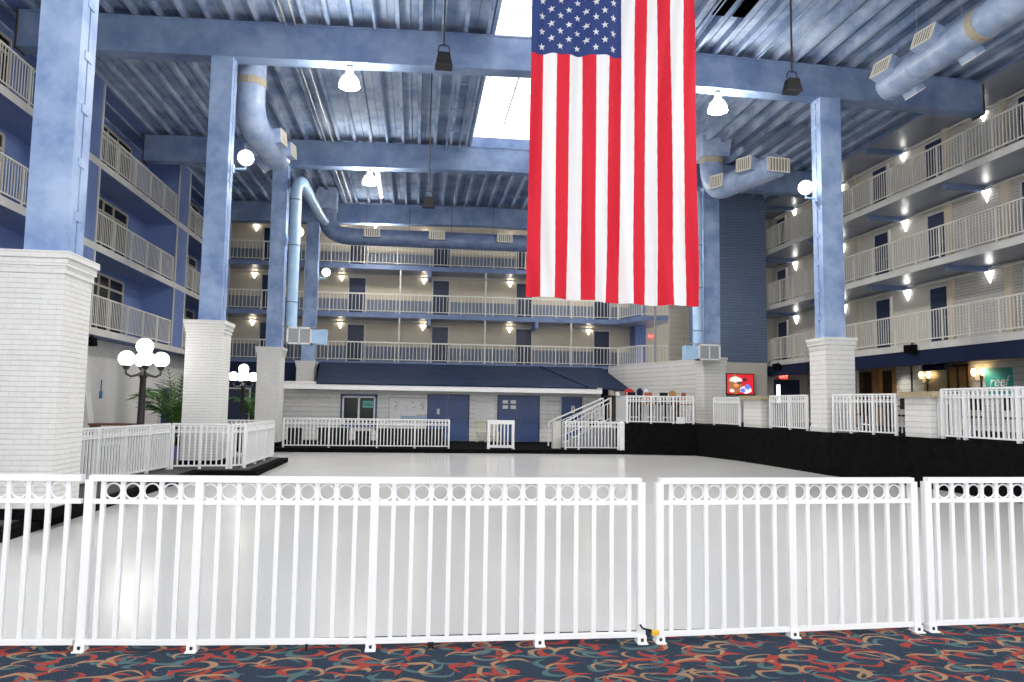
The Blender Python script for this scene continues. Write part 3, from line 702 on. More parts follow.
# window with sign
w = sthing('window_30', (-2.42, YH - .02, 0))
MB().box(-.78, -.70, -.05, .03, .6, 1.98).box(.70, .78, -.05, .03, .6, 1.98).box(-.78, .78, -.05, .03, 1.9, 1.98).box(-.78, .78, -.05, .03, .6, .68).build('frame', M['navy'], w, origin=(0, 0, 0))
MB().box(-.70, -.63, -.04, .03, .68, 1.9).box(.63, .70, -.04, .03, .68, 1.9).box(-.04, .04, -.04, .03, .68, 1.9).box(-.7, .7, -.04, .03, 1.83, 1.9).build('sash', M['white'], w, origin=(0, 0, 0))
for a, b in ((-.63, -.04), (.04, .63)): MB().box(a, b, -.01, .01, .68, 1.83).build('pane', M['glass_dark'], w, origin=(0, 0, 0))
sg = thing('window_sign', 'small teal sign with dark letters hanging in the hut window', 'sign', (-2.03, YH - .08, 1.55))
MB().box(-.22, .22, -.015, .015, -.15, .15).build('board', mat('pale_teal_board', (.12, .45, .40), .5), sg, origin=(0, 0, 0))
text_mesh('a&p', .22, 'lettering', M['ink'], sg, (0, -.02, 0), (PI / 2, 0, 0))
# poster board
pb = thing('poster_board', 'white notice board with small drawings beside the blue double doors', 'poster', (-.28, YH - .03, 1.35))
MB().box(-.86, .83, -.02, .02, -.5, .52).build('frame', M['grey'], pb, origin=(0, 0, 0))
MB().box(-.83, .80, -.03, -.01, -.47, .49).build('sheet', M['paper'], pb, origin=(0, 0, 0))
dr = MB(); 
for k in range(60):
    u = random.random(); gx = random.choice([-.55, -.5, -.1, .2, .55, .6]); gz = random.choice([.05, .25, .15])
    x = gx + random.uniform(-.08, .08); z = gz + random.uniform(-.1, .12); s_ = random.uniform(.01, .03)
    dr.box(x - s_, x + s_, -.033, -.03, z - s_ * .5, z + s_ * .5, 1 if gx < -.3 and random.random() < .6 else 0)
dr.box(-.35, .8, -.033, -.03, -.42, -.28, 2); dr.box(.35, .8, -.034, -.03, -.24, -.22, 0)
dr.build('drawn_artwork', [M['ink'], M['inkpink'], M['inkblue']], pb, origin=(0, 0, 0))
# doors in the hut
def double_door(name, x, w, h, glass):
    r = sthing(name, (x, YH - .02, 0))
    MB().box(-w / 2 - .05, -w / 2, -.04, .03, 0, h + .05).box(w / 2, w / 2 + .05, -.04, .03, 0, h + .05).box(-w / 2, w / 2, -.04, .03, h, h + .05).build('frame', M['navydark'], r, origin=(0, 0, 0))
    for s in (-1, 1):
        a, b = sorted((s * .01, s * w / 2))
        lf = MB().box(a, b, -.03, .01, .02, h)
        for z0, z1 in ((.2, .75), (.85, 1.2), (1.3, h - .12)):
            c0, c1 = a + .1, b - .1; cmid = (c0 + c1) / 2
            lf.box(c0, cmid - .04, -.045, -.028, z0, z1).box(cmid + .04, c1, -.045, -.028, z0, z1)
        lf.build('leaf', M['navy'], r, origin=(0, 0, 0))
        MB().sphere((s * .07, -.07, 1.0), .03, 8, 6).build('knob', M['grey'], r, origin=(0, 0, 0))
    return r
d1 = double_door('door_60', 1.44, 1.75, 2.0, False)
tag(MB().box(-.06, .06, -.02, .01, -.12, .12).build('door_notice', M['paper'], None, origin=(1.0, YH - .085, 1.28)), 'small white notice on the left blue double doors', 'notice')
d2 = double_door('door_61', 4.55, 1.8, 2.0, False)
for k, (a, b) in enumerate(((3.95, 1.75), (4.3, 1.75), (3.95, 1.52), (4.3, 1.52))):
    tag(MB().box(-.12, .12, -.01, .01, -.08, .08).build('door_notice', M['paper'], None, origin=(a, YH - .085, b)),
        'white sheet at %s of four notices on the right blue doors' % ('upper left', 'upper right', 'lower left', 'lower right')[k], 'notice', 'notices on the right blue doors')
r = hotel_door('door_62', 6.95, YH - .02, .02, '-y', .95, 2.0, M['navy'])
tag(MB().box(-.08, .08, -.01, .01, -.16, .16).build('door_notice', M['paper'], None, origin=(7.0, YH - .085, 1.45)), 'tall white notice on the single blue door near the stairs', 'notice')
MB().box(-.03, .03, -.012, -.01, -.1, .1).build('printing', M['inkpink'], bpy.data.objects[-1] if False else [o for o in COL.objects if o.name.startswith('door_notice')][-1], origin=(0, 0, 0))
hv = MB()
for k in range(9): hv.box(-.38, .38 - (k % 3) * .15, -.012, -.008, .35 - k * .08, .365 - k * .08)
wp = thing('wall_notice', 'faint written notice on the white wall between the blue doors', 'notice', (3.05, YH - .01, 1.4))
MB().box(-.42, .42, -.008, .0, -.4, .5).build('sheet', M['paper'], wp, origin=(0, 0, 0)); hv.build('writing', mat('faint_ink', (.55, .55, .56), .7), wp, origin=(0, 0, 0))

# low fence in front of the hut, benches, gate, stair fence
rail('long low white fence in front of the white hut', (-4.62, 27.75, 0), (1.24, 27.75, 0), 1.05, .06, .128, .034, .06, posts=[.27, .56, .79], rings=True, name='fence', cat='fence')
gt = thing('picket_gate', 'small freestanding white gate panel in front of the right blue doors', 'gate', (3.15, 27.75, 0))
g = MB().box(-.5, -.4, -.03, .03, .04, 1.05).box(.4, .5, -.03, .03, .04, 1.05).box(-.4, .4, -.03, .03, .9, 1.05).box(-.4, .4, -.03, .03, .04, .14); g.build('frame', M['white'], gt, origin=(0, 0, 0))
src = None
for k in range(5):
    x = -.26 + k * .13
    if src is None: src = MB().box(-.025, .025, -.015, .015, .14, .9).build('slat', M['white'], gt, origin=(0, 0, 0)); src.location = (x, 0, 0)
    else: inst('slat', src, gt, (x, 0, 0))
MB().box(-.5, -.42, -.2, .2, 0, .04).box(.42, .5, -.2, .2, 0, .04).build('foot', M['white'], gt, origin=(0, 0, 0))
for k, (x0, x1, hb) in enumerate(((-5.0, -4.45, .58), (-3.85, -2.6, .60), (-2.35, -1.75, .48), (-1.58, 1.2, .60))):
    b = thing('bench', ('short black bench at left end of the low white fence', 'black bench below the left side of the hut window', 'lowest black bench below the right side of hut window', 'long black bench below the notice board')[k], 'bench', ((x0 + x1) / 2, 31.0, 0), 0, 'black benches in front of the hut')
    w_ = (x1 - x0) / 2
    MB().box(-w_, w_, -.22, .25, hb - .07, hb).build('seat', M['blackplastic'], b, origin=(0, 0, 0))
    MB().box(-w_ * .97, w_ * .97, -.19, -.16, .06, hb - .071).build('front_panel', M['blackplastic'], b, origin=(0, 0, 0))
    for s in (-1, 1): MB().box(s * w_ * .92 - .03, s * w_ * .92 + .03, -.155, .24, 0, hb - .071).build('leg', M['blackmetal'], b, origin=(0, 0, 0))
for k, x in enumerate((2.85, 3.4)):
    c = thing('patio_chair', 'cream plastic chair %s against the white wall between blue doors' % ('on the left' if k == 0 else 'on the right'), 'chair', (x, 32.7, 0), 0, 'cream patio chairs')
    MB().box(-.22, .22, -.2, .2, .4, .45).build('seat', M['cream'], c, origin=(0, 0, 0))
    bk = MB().box(-.22, -.17, .18, .22, .45, .9).box(.17, .22, .18, .22, .45, .9).box(-.22, .22, .18, .22, .84, .9)
    for q in (-.09, 0, .09): bk.box(q - .02, q + .02, .18, .21, .45, .86)
    bk.build('backrest', M['cream'], c, origin=(0, 0, 0))
    for a in (-1, 1):
        for q in (-1, 1): MB().box(a * .19 - .02, a * .19 + .02, q * .17 - .02, q * .17 + .02, 0, .4).build('leg', M['cream'], c, origin=(0, 0, 0))
rail('low white fence in front of the stairs to the deck', (5.55, 27.65, 0), (7.55, 27.65, 0), 1.05, .06, .125, .032, .06, posts=[.25], rings=True, name='fence', cat='fence')
tag(MB().box(-.09, .09, -.09, .09, 0, 1.0).taper(0, 0, 1.0, 1.06, .1, .1, .04, .04).build('newel_post', M['white'], None, origin=(7.66, 27.56, 0)), 'thick white post at the foot corner of the black deck', 'post')
st = thing('deck_stairs', 'grey stairs rising right to the raised black deck', 'stairs', (6.6, 29.6, 0))
for k in range(5):
    MB().box(5.75 + k * .4, 7.75, 29.0, 30.1, k * .2, (k + 1) * .2 - .001).build('step', M['grey'], st)
def stair_rail(y, label, x0=5.7):
    r = thing('stair_railing', label, 'railing', (x0, y, 0), 0, 'railings beside the deck stairs')
    O = (0, 0, 0); run = 7.6 - x0
    MB().bar((0, 0, .95), (run, 0, 1.95), .06, .05).build('top_rail', M['white'], r, origin=O)
    MB().bar((0, 0, .78), (run, 0, 1.78), .03, .03).build('middle_rail', M['white'], r, origin=O)
    MB().bar((0, 0, .16), (run, 0, 1.16), .03, .035).build('bottom_rail', M['white'], r, origin=O)
    src = None
    for k in range(1, 15):
        x = run * k / 15; z = k / 15
        if src is None: src = MB().box(-.014, .014, -.014, .014, 0, .62).build('baluster', M['white'], r, origin=O); src.location = (x, 0, .16 + z)
        else: inst('baluster', src, r, (x, 0, .16 + z))
    MB().box(-.03, .03, -.03, .03, 0, .97).build('post', M['white'], r, origin=O)
    MB().box(run - .03, run + .03, -.03, .03, .8, 1.97).build('post', M['white'], r, origin=O)
stair_rail(28.95, 'white sloping stair railing on the rink side of the stairs')
stair_rail(30.15, 'white sloping stair railing on the hut side of the stairs', 5.35)
rail('white railing at the top of the stairs beside the bar', (7.85, 28.95, 1.0), (7.85, 27.5, 1.0), 1.03, .05, .12, .03, .06, rings=False, group=G)
for k, (x, y) in enumerate(()): pass
wb = MB().box(5.2, 5.5, 28.3, 28.6, 0, 1.0); tag(wb.build('white_bin', M['white_old']), 'squat white box at the foot of the stairs', 'box')

# ------------------------------------------------------------------ columns and beams
def column(name, x0, x1, y0, zb, base_w, front, sx0, sx1, right=False):
    """brick clad base with corbelled cap, steel shaft painted cloudy blue"""
    r = sthing(name, ((x0 + x1) / 2, y0 + .4, zb))
    zt = 3.6; y1 = y0 + .86; e = .07; WB = M['whitebrick2'] if right else M['whitebrick']
    MB().box(x0 - .02, x1 + .02, y0 - .02, y1 + .02, zb, zb + .14).build('skirt', M['black'] if not right else WB, r)
    MB().box(x0, x1, y0, y1, zb + .14, zt - .3).build('brick_base', WB, r)
    c = MB().box(x0 - e * .3, x1 + e * .3, y0 - e * .3, y1 + e * .3, zt - .3, zt - .2).box(x0 - e * .65, x1 + e * .65, y0 - e * .65, y1 + e * .65, zt - .2, zt - .1).box(x0 - e, x1 + e, y0 - e, y1 + e, zt - .1, zt)
    c.build('cap', WB, r)
    ys, ye = y0 + .06, y0 + .56; top = roofz((sx0 + sx1) / 2) - .96
    g = .5 * (ys + ye)
    s = MB().box(sx0, sx1, ys, ye, zt, top)
    # flange seams on the side that faces the rink
    xs = sx1 if not right else sx0; q = 1 if not right else -1
    s.box(xs, xs + q * .035, ys, g - .02, zt, top).box(xs, xs + q * .035, g + .02, ye, zt, top)
    s.build('shaft', M['blue'], r)
    pl = MB()
    for k in range(9):
        z = zt + .5 + k * (top - zt - .6) / 8; pl.box(xs + q * .03, xs + q * .05, g - .1, g + .12, z, z + .12)
    pl.build('seam_plates', M['blue'], r)
    return r
column('column', -5.62, -4.78, 10.85, 0.0, 0, 0, -5.36, -4.84)
column('column', -5.68, -4.80, 19.45, 0.0, 0, 0, -5.42, -4.92)
column('column', -5.76, -4.92, 28.35, 0.0, 0, 0, -5.50, -4.98)
column('column', -5.74, -4.90, 37.35, 0.0, 0, 0, -5.52, -4.95)
column('column', 11.15, 12.0, 19.4, 1.0, 0, 0, 11.2, 11.78, True)
column('column', 11.22, 12.1, 28.4, 1.0, 0, 0, 11.32, 11.92, True)
# beams: web, two flanges, gently gabled
def beam(y, xa=-10.1, xb=16.3):
    r = sthing('roof_beam', (RIDGE, y, 11))
    for a, b in ((xa, RIDGE), (RIDGE, xb)):
        za, zb = roofz(a), roofz(b)
        def ib(y0, y1, lo, hi, name):
            MB().add([(a, y0, za - lo), (b, y0, zb - lo), (b, y1, zb - lo), (a, y1, za - lo), (a, y0, za - hi), (b, y0, zb - hi), (b, y1, zb - hi), (a, y1, za - hi)],
                     [(0, 1, 2, 3), (7, 6, 5, 4), (0, 4, 5, 1), (1, 5, 6, 2), (2, 6, 7, 3), (3, 7, 4, 0)]).build(name, M['beamblue'], r)
        ib(y + .0, y + .46, .92, .96, 'lower_flange'); ib(y, y + .46, 0, .04, 'upper_flange'); ib(y + .03, y + .43, .04, .92, 'web')
    MB().box(xb, xb + .03, y - .02, y + .48, roofz(xb) - 1.02, roofz(xb) + .03).box(xa - .03, xa, y - .02, y + .48, roofz(xa) - 1.02, roofz(xa) + .03).build('end_plate', M['darkwood'], r)
for y in (2.0, 10.9, 19.5, 28.4, 37.4): beam(y)

# roof deck with ribs running away from the camera
SKX0, SKX1 = 1.88, 4.55
def deck_strip(xa, xb, y0, y1):
    pts = []; x = xa; p = .60
    mb = MB(); D = .20
    n = max(1, round((xb - xa) / p)); p = (xb - xa) / n
    prof = []
    for i in range(n):
        x = xa + i * p
        prof += [(x, D), (x + p * .36, D), (x + p * .37, D - .04), (x + p * .41, D - .04), (x + p * .42, D), (x + p * .76, D), (x + p * .79, 0), (x + p * .95, 0), (x + p * .98, D)]
    vs = [(x, y, roofz(x) + z + .02) for y in (y0, y1) for x, z in prof]; k = len(prof)
    mb.add(vs, [(i, i + 1, k + i + 1, k + i) for i in range(k - 1)])
    vs = [(x, y, roofz(x) + .45) for y in (y0, y1) for x in (xa, xb)]
    mb.add(vs, [(0, 1, 3, 2)])
    return mb
struct('ceiling', deck_strip(-11.5, SKX0 - .1, -6, 43), M['deck'])
struct('ceiling_right', deck_strip(SKX1 + .1, 18.2, -6, 43), M['deck'])
struct('ceiling_middle', deck_strip(SKX0 - .1, SKX1 + .1, 28.9, 43), M['deck'])
struct('trim_roof_edge', MB().box(-12, 18.5, 42.9, 43.1, 11, 12.2), M['deck'])
# skylight
sk = sthing('window_40', (RIDGE, 12, 11.9))
cu = MB().box(SKX0 - .1, SKX0, -6, 28.9, roofz(SKX0), 12.1).box(SKX1, SKX1 + .1, -6, 28.9, roofz(SKX1), 12.1).box(SKX0, SKX1, 28.8, 28.9, 11.55, 12.1)
cu.build('kerb_frame', M['beamblue'], sk)
gl = MB().add([(SKX0, -6, 12.1), (RIDGE, -6, 12.7), (RIDGE, 28.9, 12.7), (SKX0, 28.9, 12.1), (SKX1, -6, 12.1), (SKX1, 28.9, 12.1)], [(0, 1, 2, 3), (1, 4, 5, 2)])
gl.build('pane', M['skyglass'], sk)
br = MB().tube([(RIDGE, -6, 12.68), (RIDGE, 28.9, 12.68)], .025, 6)
y = -5
while y < 28.9:
    br.tube([(SKX0, y, 12.08), (RIDGE, y, 12.68)], .014, 5).tube([(RIDGE, y, 12.68), (SKX1, y, 12.08)], .014, 5); y += 1.9
br.build('glazing_bars', M['grey'], sk)
# ladder tray beside the skylight and conduits in the roof
lt = MB()
for x in (.92, 1.42): lt.bar((x, 19.97, 11.35), (x, 28.39, 11.35), .05, .06)
y = 20.3
while y < 28.3: lt.bar((.92, y, 11.35), (1.42, y, 11.35), .03, .03); y += 2.0
tag(lt.build('cable_tray', M['beamblue']), 'ladder shaped cable tray under the roof left of the skylight', 'cable tray')
for k, x in enumerate((-3.6, -3.35, -1.3, 7.2, 9.3)):
    tag(MB().tube([(x, 5, roofz(x) - .05), (x, 37, roofz(x) - .05)], .03, 6).build('conduit', M['beamblue'] if k > 1 else M['grey']),
        'thin pipe under roof deck, %s' % ('left one of a close pair near left duct', 'right one of a close pair near left duct', 'left of the hanging bay lamps', 'just right of the flag', 'between the flag and the right columns')[k], 'pipe', 'pipes under the roof')
vb = thing('roof_vent', 'pair of black slots in the roof deck at top right of flag', 'vent', (7.6, 17.0, 11.6))
for x in (7.15, 7.68): MB().box(x, x + .31, 15.3, 17.4, roofz(8) - .05, roofz(8) + .0).build('slot', mat('open_black_slot', (.001, .001, .001), 1.0, spec=0), vb)

# ------------------------------------------------------------------ flag
FY, FX0, FX1, FZ0, FZ1, CZ = 13.0, 1.90, 5.05, 3.53, 9.70, 8.0
NS = 13
def fpos(u, v, off=0.0):
    """u across (0..1), v down from the top (0..1)"""
    su = u + .012 * math.sin(2 * PI * u) * 1.0
    taper = (1 - .03 * (1 - v) * (1 - 2 * u))
    x = FX0 + (FX1 - FX0) * u - .05 * v * math.sin(3 * u) * .5 + (.03 * (1 - v)) * (1 - 2 * u)
    y = FY + .085 * math.sin(2 * PI * u * 4.2 + 1.2 * v) * (.5 + .5 * v) + .06 * math.sin(2 * PI * u * 1.4 + 2 * v) + 0.028 * math.sin(2 * PI * u * 9.3 + 5 * math.sin(3 * v)) + .008 * math.sin(2 * PI * (u * 7 + v * 22))
    sag = .10 * u * v + .03 * math.sin(PI * u) * v
    z = FZ1 - (FZ1 - FZ0) * v - sag + .0
    return (x, y + off, z)
fl = thing('hanging_flag', 'huge stars and stripes flag hanging vertically below the skylight', 'flag', (3.46, FY, FZ0))
mb = MB(); NU, NV = 13 * 6, 70; cv = (FZ1 - CZ) / (FZ1 - FZ0)
vrows = sorted(set([i / NV for i in range(NV + 1)] + [cv])); 
for v in vrows:
    for i in range(NU + 1): mb.v.append(Vector(fpos(i / NU, v)))
for j in range(len(vrows) - 1):
    for i in range(NU):
        s_ = i // 6; mid = (vrows[j] + vrows[j + 1]) / 2
        mb.f.append((j * (NU + 1) + i, j * (NU + 1) + i + 1, (j + 1) * (NU + 1) + i + 1, (j + 1) * (NU + 1) + i))
        mb.mi.append(2 if (s_ < 7 and mid < cv) else (0 if s_ % 2 == 0 else 1))
mb.build('cloth', [M['flagred'], M['flagwhite'], M['flagblue']], fl, smooth=True)
sm = MB(); cu_ = 7 / 13
for c in range(9):
    u = cu_ * (c + 1) / 10 + .012 * (1 - c / 8)
    rows = range(1, 12, 2) if c % 2 == 0 else range(2, 11, 2)
    for rr in rows:
        v = cv * rr / 12; R = .070
        cx, _, cz = fpos(u, v)
        for o in (-.008, .008):
            vs = []
            for k in range(10):
                a = PI / 2 + k * PI / 5 + .1; q = R if k % 2 == 0 else R * .40
                du = q * math.cos(a) / (FX1 - FX0); dv = -q * math.sin(a) / (FZ1 - FZ0)
                vs.append(fpos(u + du, v + dv, o))
            vs.append(fpos(u, v, o))
            sm.add(vs, [(10, k, (k + 1) % 10) for k in range(10)])
sm.build('stars', M['flagwhite'], fl)
MB().tube([(FX0 - .1, FY, FZ1 + .02), (FX1 + .1, FY, FZ1 + .02)], .03, 8).build('hanging_rod', M['grey'], fl)
MB().tube([(FX0 + .2, FY, FZ1), (FX0 + .2, FY, 11.6)], .012, 6).tube([(FX1 - .2, FY, FZ1), (FX1 - .2, FY, 11.6)], .012, 6).build('cable', M['grey'], fl)

# ------------------------------------------------------------------ lamps
def globe_bracket(x, y, z, dx, label, dy=0):
    r = thing('globe_lamp', label, 'lamp', (x, y, z), 0, 'globe lamps on the columns')
    MB().sphere((dx, dy, 0), .2, 20, 12).build('globe', M['globe'], r, origin=(0, 0, 0), smooth=True)
    MB().tube([(0, 0, -.3), (dx, dy, -.3), (dx, dy, -.19)], .03, 8).box(-.02, .02, -.08, .08, -.4, -.2).build('bracket', M['pipeblue'], r, origin=(0, 0, 0))
globe_bracket(-4.8, 19.7, 7.86, .3, 'round white globe lamp on the second left column')
globe_bracket(-4.86, 28.6, 7.96, .34, 'round white globe lamp on the third left column')
globe_bracket(-4.83, 37.6, 8.0, .3, 'round white globe lamp on the farthest left column')
globe_bracket(11.09, 19.65, 7.86, -.3, 'round white globe lamp on the near right column')
globe_bracket(10.76, 28.35, 7.92, -.3, 'round white globe lamp on the far right column')
def bay_lamp(x, y, label):
    zt = roofz(x) - .962
    r = thing('bay_lamp', label, 'lamp', (x, y, zt), 0, 'bay lamps under the roof beams')
    MB().lathe([(.001, -.05), (.1, -.05), (.11, -.25), (.001, -.25)], n=14).tube([(0, 0, 0), (0, 0, -.06)], .03, 8).build('housing', M['cream'], r, origin=(0, 0, 0))
    MB().lathe([(.11, -.25), (.19, -.33), (.25, -.45), (.27, -.58), (.001, -.60)], n=20).build('glass_dome', M['dome'], r, origin=(0, 0, 0), smooth=True)
    return r
for x, y, lb in ((-1.95, 19.73, 'lit glass bay lamp under the nearest visible beam left of flag'), (8.25, 19.73, 'lit glass bay lamp under nearest visible beam right of the flag'),
                 (-1.95, 28.63, 'lit glass bay lamp under the second beam'), (8.25, 28.63, 'lit glass bay lamp under the second beam behind the flag'),
                 (-2.2, 37.63, 'lit glass bay lamp under the farthest beam'), (8.0, 37.63, 'lit glass bay lamp under the farthest beam behind the flag'),
                 (-1.95, 11.13, 'lit glass bay lamp under the beam above the first left column'), (8.25, 11.13, 'lit glass bay lamp under the overhead beam nearest the camera'),
                 (-1.95, 2.23, 'lit glass bay lamp left above the carpet'), (8.25, 2.23, 'lit glass bay lamp right above the carpet')):
    bay_lamp(x, y, lb)
    ld = bpy.data.lights.new('bay_lamp_light', 'SPOT'); ld.energy = {19.73: 520, 28.63: 1000, 37.63: 150, 11.13: 330, 2.23: 300}[y]; ld.color = (1, .955, .88); ld.spot_size = 2.75; ld.spot_blend = .5; ld.shadow_soft_size = .25
    lo = bpy.data.objects.new('bay_lamp_light', ld); COL.objects.link(lo); lo.location = (x, y, roofz(x) - 1.62)
tl = thing('tube_light', 'long white tube light hung beneath roof left of centre', 'lamp', (-1.7, 30, 10.6))
MB().box(-1.8, -1.62, 29.3, 33.0, 10.62, 10.72).build('housing', M['white'], tl); MB().tube([(-1.71, 29.4, 10.6), (-1.71, 32.9, 10.6)], .04, 8).build('tube', M['tube'], tl)
MB().tube([(-1.7, 29.6, 10.7), (-1.7, 29.6, 11.56)], .01, 5).tube([(-1.7, 32.6, 10.7), (-1.7, 32.6, 11.56)], .01, 5).build('cable', M['grey'], tl)
def pendant(x, y, z, label):
    r = thing('hanging_speaker', label, 'speaker', (x, y, z), 0, 'black fixtures hung from the roof')
    MB().tube([(0, 0, .3), (0, 0, roofz(x) + .15 - z)], .022, 6).build('cable', M['blackmetal'], r, origin=(0, 0, 0))
    MB().tube([(-.12, 0, .18), (-.1, 0, .3), (0, 0, .34), (.1, 0, .3), (.12, 0, .18)], .018, 5).build('yoke', M['blackmetal'], r, origin=(0, 0, 0))
    MB().taper(0, 0, -.14, .14, .17, .14, .12, .10).build('cabinet', M['blackplastic'], r, origin=(0, 0, 0))
    MB().taper(0, 0, -.155, -.14, .18, .15, .18, .15).build('rim', M['blackmetal'], r, origin=(0, 0, 0))
pendant(.4, 15.0, 8.64, 'black speaker on a cable left of the flag')
pendant(7.97, 15.0, 8.63, 'black speaker on a cable beside the near right column')
pendant(.24, 22.0, 7.55, 'small black speaker on a long cable farther back and lower than others')

def lamppost(x, y, label):
    r = thing('street_lamp', label, 'lamp post', (x, y, 0), 0, 'black five globe lamp posts')
    O = (0, 0, 0)
    MB().lathe([(.17, 0), (.17, .12), (.12, .2), (.11, .5), (.09, .55), (.085, 1.0), (.07, 2.1), (.1, 2.15), (.1, 2.2), (.045, 2.25), (.035, 2.55)], n=14).build('post', M['blackmetal'], r, origin=O, smooth=True)
    MB().lathe([(.04, 2.53), (.08, 2.62), (.09, 2.67), (.05, 2.7)], n=12).build('top_holder', M['blackmetal'], r, origin=O)
    MB().sphere((0, 0, 2.86), .19, 20, 12).build('globe', M['globe'], r, origin=O, smooth=True)
    for k in range(4):
        a = .42 + k * PI / 2; c, s_ = math.cos(a), math.sin(a)
        MB().tube([(.04 * c, .04 * s_, 2.25), (.14 * c, .14 * s_, 2.18), (.26 * c, .26 * s_, 2.15), (.36 * c, .36 * s_, 2.2), (.37 * c, .37 * s_, 2.32)], .03, 8).build('arm', M['blackmetal'], r, origin=O, smooth=True)
        MB().lathe([(.05, 2.3), (.08, 2.36), (.09, 2.40), (.05, 2.42)], (.37 * c, .37 * s_, 0), 12).build('globe_holder', M['blackmetal'], r, origin=O)
        MB().sphere((.37 * c, .37 * s_, 2.56), .18, 20, 12).build('globe', M['globe'], r, origin=O, smooth=True)
lamppost(-6.37, 18.7, 'black lamp post with five white globes left of second column')
lamppost(-6.68, 30.5, 'black lamp post with five white globes between the second and third columns')

# ------------------------------------------------------------------ ducts
def duct(name, label, pts, r, m, boxes=(), bands=(), cat='duct', n=20, group='painted air ducts'):
    P = [Vector(p) for p in pts]; t = thing(name, label, cat, P[0], 0, group)
    O = tuple(P[0])
    o = MB().tube(P, r, n).build('tube', m, t); smooth_by_angle(o, .9)
    for i, (p, mm) in enumerate(bands):
        a, b = Vector(p[0]), Vector(p[1]); MB().tube([a, b], r * 1.04, n).build('joint_band', mm, t)
    for c, d, w, h, depth in boxes:
        c, d = Vector(c), Vector(d).normalized(); side = d.cross(Vector((0, 0, 1))).normalized(); u = side.cross(d)
        def quadbox(dep0, dep1, ww, hh):
            return [c + d * dd + side * a * ww / 2 + u * b * hh / 2 for dd in (dep0, dep1) for a, b in ((-1, -1), (1, -1), (1, 1), (-1, 1))]
        F6 = [(0, 1, 2, 3), (7, 6, 5, 4), (0, 4, 5, 1), (1, 5, 6, 2), (2, 6, 7, 3), (3, 7, 4, 0)]
        bx_ = MB().add(quadbox(0, depth, w, h), F6).build('outlet_box', m, t)
        MB().add(quadbox(depth, depth + .01, w * .92, h * .9), F6).build('grille_back', M['grilledark'], t)
        gm = MB()
        def strip(a0, a1, b0, b1, d1):
            gm.add([c + d * dd + side * a * w / 2 + u * b * h / 2 for dd in (depth, depth + d1) for a, b in ((a0, b0), (a1, b0), (a1, b1), (a0, b1))], F6)
        strip(-1, 1, -1, -.84, .025); strip(-1, 1, .84, 1, .025); strip(-1, -.9, -1, 1, .025); strip(.9, 1, -1, 1, .025)
        for k in range(7):
            a = -.78 + k * .26; strip(a - .055, a + .055, -.84, .84, .018)
        gm.build('grille', M['grille'], t)
    return t
def bend(a, b, c, k=6):
    a, b, c = Vector(a), Vector(b), Vector(c)
    return [tuple(a * (1 - t) ** 2 + b * 2 * t * (1 - t) + c * t * t) for t in [i / k for i in range(k + 1)]]
D = duct('round_duct', 'big round blue duct with grille boxes at upper right', [(12.0, 17.6, 10.0), (12.0, 15.5, 10.0), (12.0, 8, 10.0), (12.0, 3, 10.0)], .36, M['duct'],
         boxes=[((11.85, 17.2, 10.18), (-.75, -.1, .3), .62, .44, .36), ((11.85, 15.6, 10.18), (-.75, -.1, .3), .62, .44, .36), ((12.15, 17.0, 9.85), (.5, 0, -.75), .5, .26, .30), ((12.15, 15.0, 9.85), (.5, 0, -.75), .5, .26, .30)],
         bands=[(((12, 14.4, 10), (12, 14.2, 10)), M['galv']), (((12, 16.45, 10), (12, 16.38, 10)), M['duct']), (((12, 12.9, 10), (12, 12.8, 10)), M['duct'])])
MB().tube([(12, 16.42, 10.3), (12, 16.42, 11.6)], .01, 5).tube([(12, 14.9, 10.3), (12, 14.9, 11.6)], .01, 5).build('hanger_rod', M['grey'], D)
D = duct('round_duct', 'short round blue duct dropping from the roof above far right column', [(10.85, 26.6, 11.7), (10.85, 26.6, 10.9)] + bend((10.85, 26.6, 10.6), (10.85, 26.5, 9.7), (11.1, 26.0, 9.75)) + [(11.9, 24.0, 9.85), (12.0, 23.7, 9.87)], .42, M['duct'],
         boxes=[((12.0, 23.75, 9.87), (.1, -1, 0), .85, .5, .12), ((11.55, 24.6, 10.0), (-.8, -.5, .1), .6, .5, .55), ((11.1, 26.0, 9.8), (-.8, -.5, .1), .55, .5, .5)],
         bands=[(((10.85, 26.6, 10.95), (10.85, 26.6, 10.75)), M['galv'])])
MB().taper(10.85, 26.6, 10.95, 11.8, .5, .5, .6, .6).build('roof_collar', M['duct'], D)
D = duct('round_duct', 'big round pale duct bending down behind the second left column', [(-4.68, 20.7, 11.7), (-4.68, 20.7, 10.2)] + bend((-4.68, 20.7, 9.85), (-4.67, 20.72, 9.3), (-4.6, 21.4, 9.14)) + [(-4.42, 23.1, 9.05), (-4.4, 23.4, 9.05)], .39, M['duct'],
         boxes=[((-4.3, 22.0, 9.2), (1, -.2, .1), .45, .42, .32), ((-4.2, 23.15, 9.2), (1, -.2, .1), .42, .42, .32), ((-4.65, 22.2, 9.0), (-1, 0, -.3), .4, .3, .4), ((-4.55, 23.2, 8.9), (-1, 0, -.8), .35, .25, .35)],
         bands=[(((-4.68, 20.7, 10.35), (-4.68, 20.7, 10.15)), M['galv'])])
hd = [(-4.3, 35.5, 11.3)] + bend((-4.3, 35.5, 10.2), (-4.25, 35.5, 9.38), (-3.2, 35.5, 9.38)) + [(0, 35.5, 9.38), (6, 35.5, 9.38), (11.5, 35.5, 9.38)]
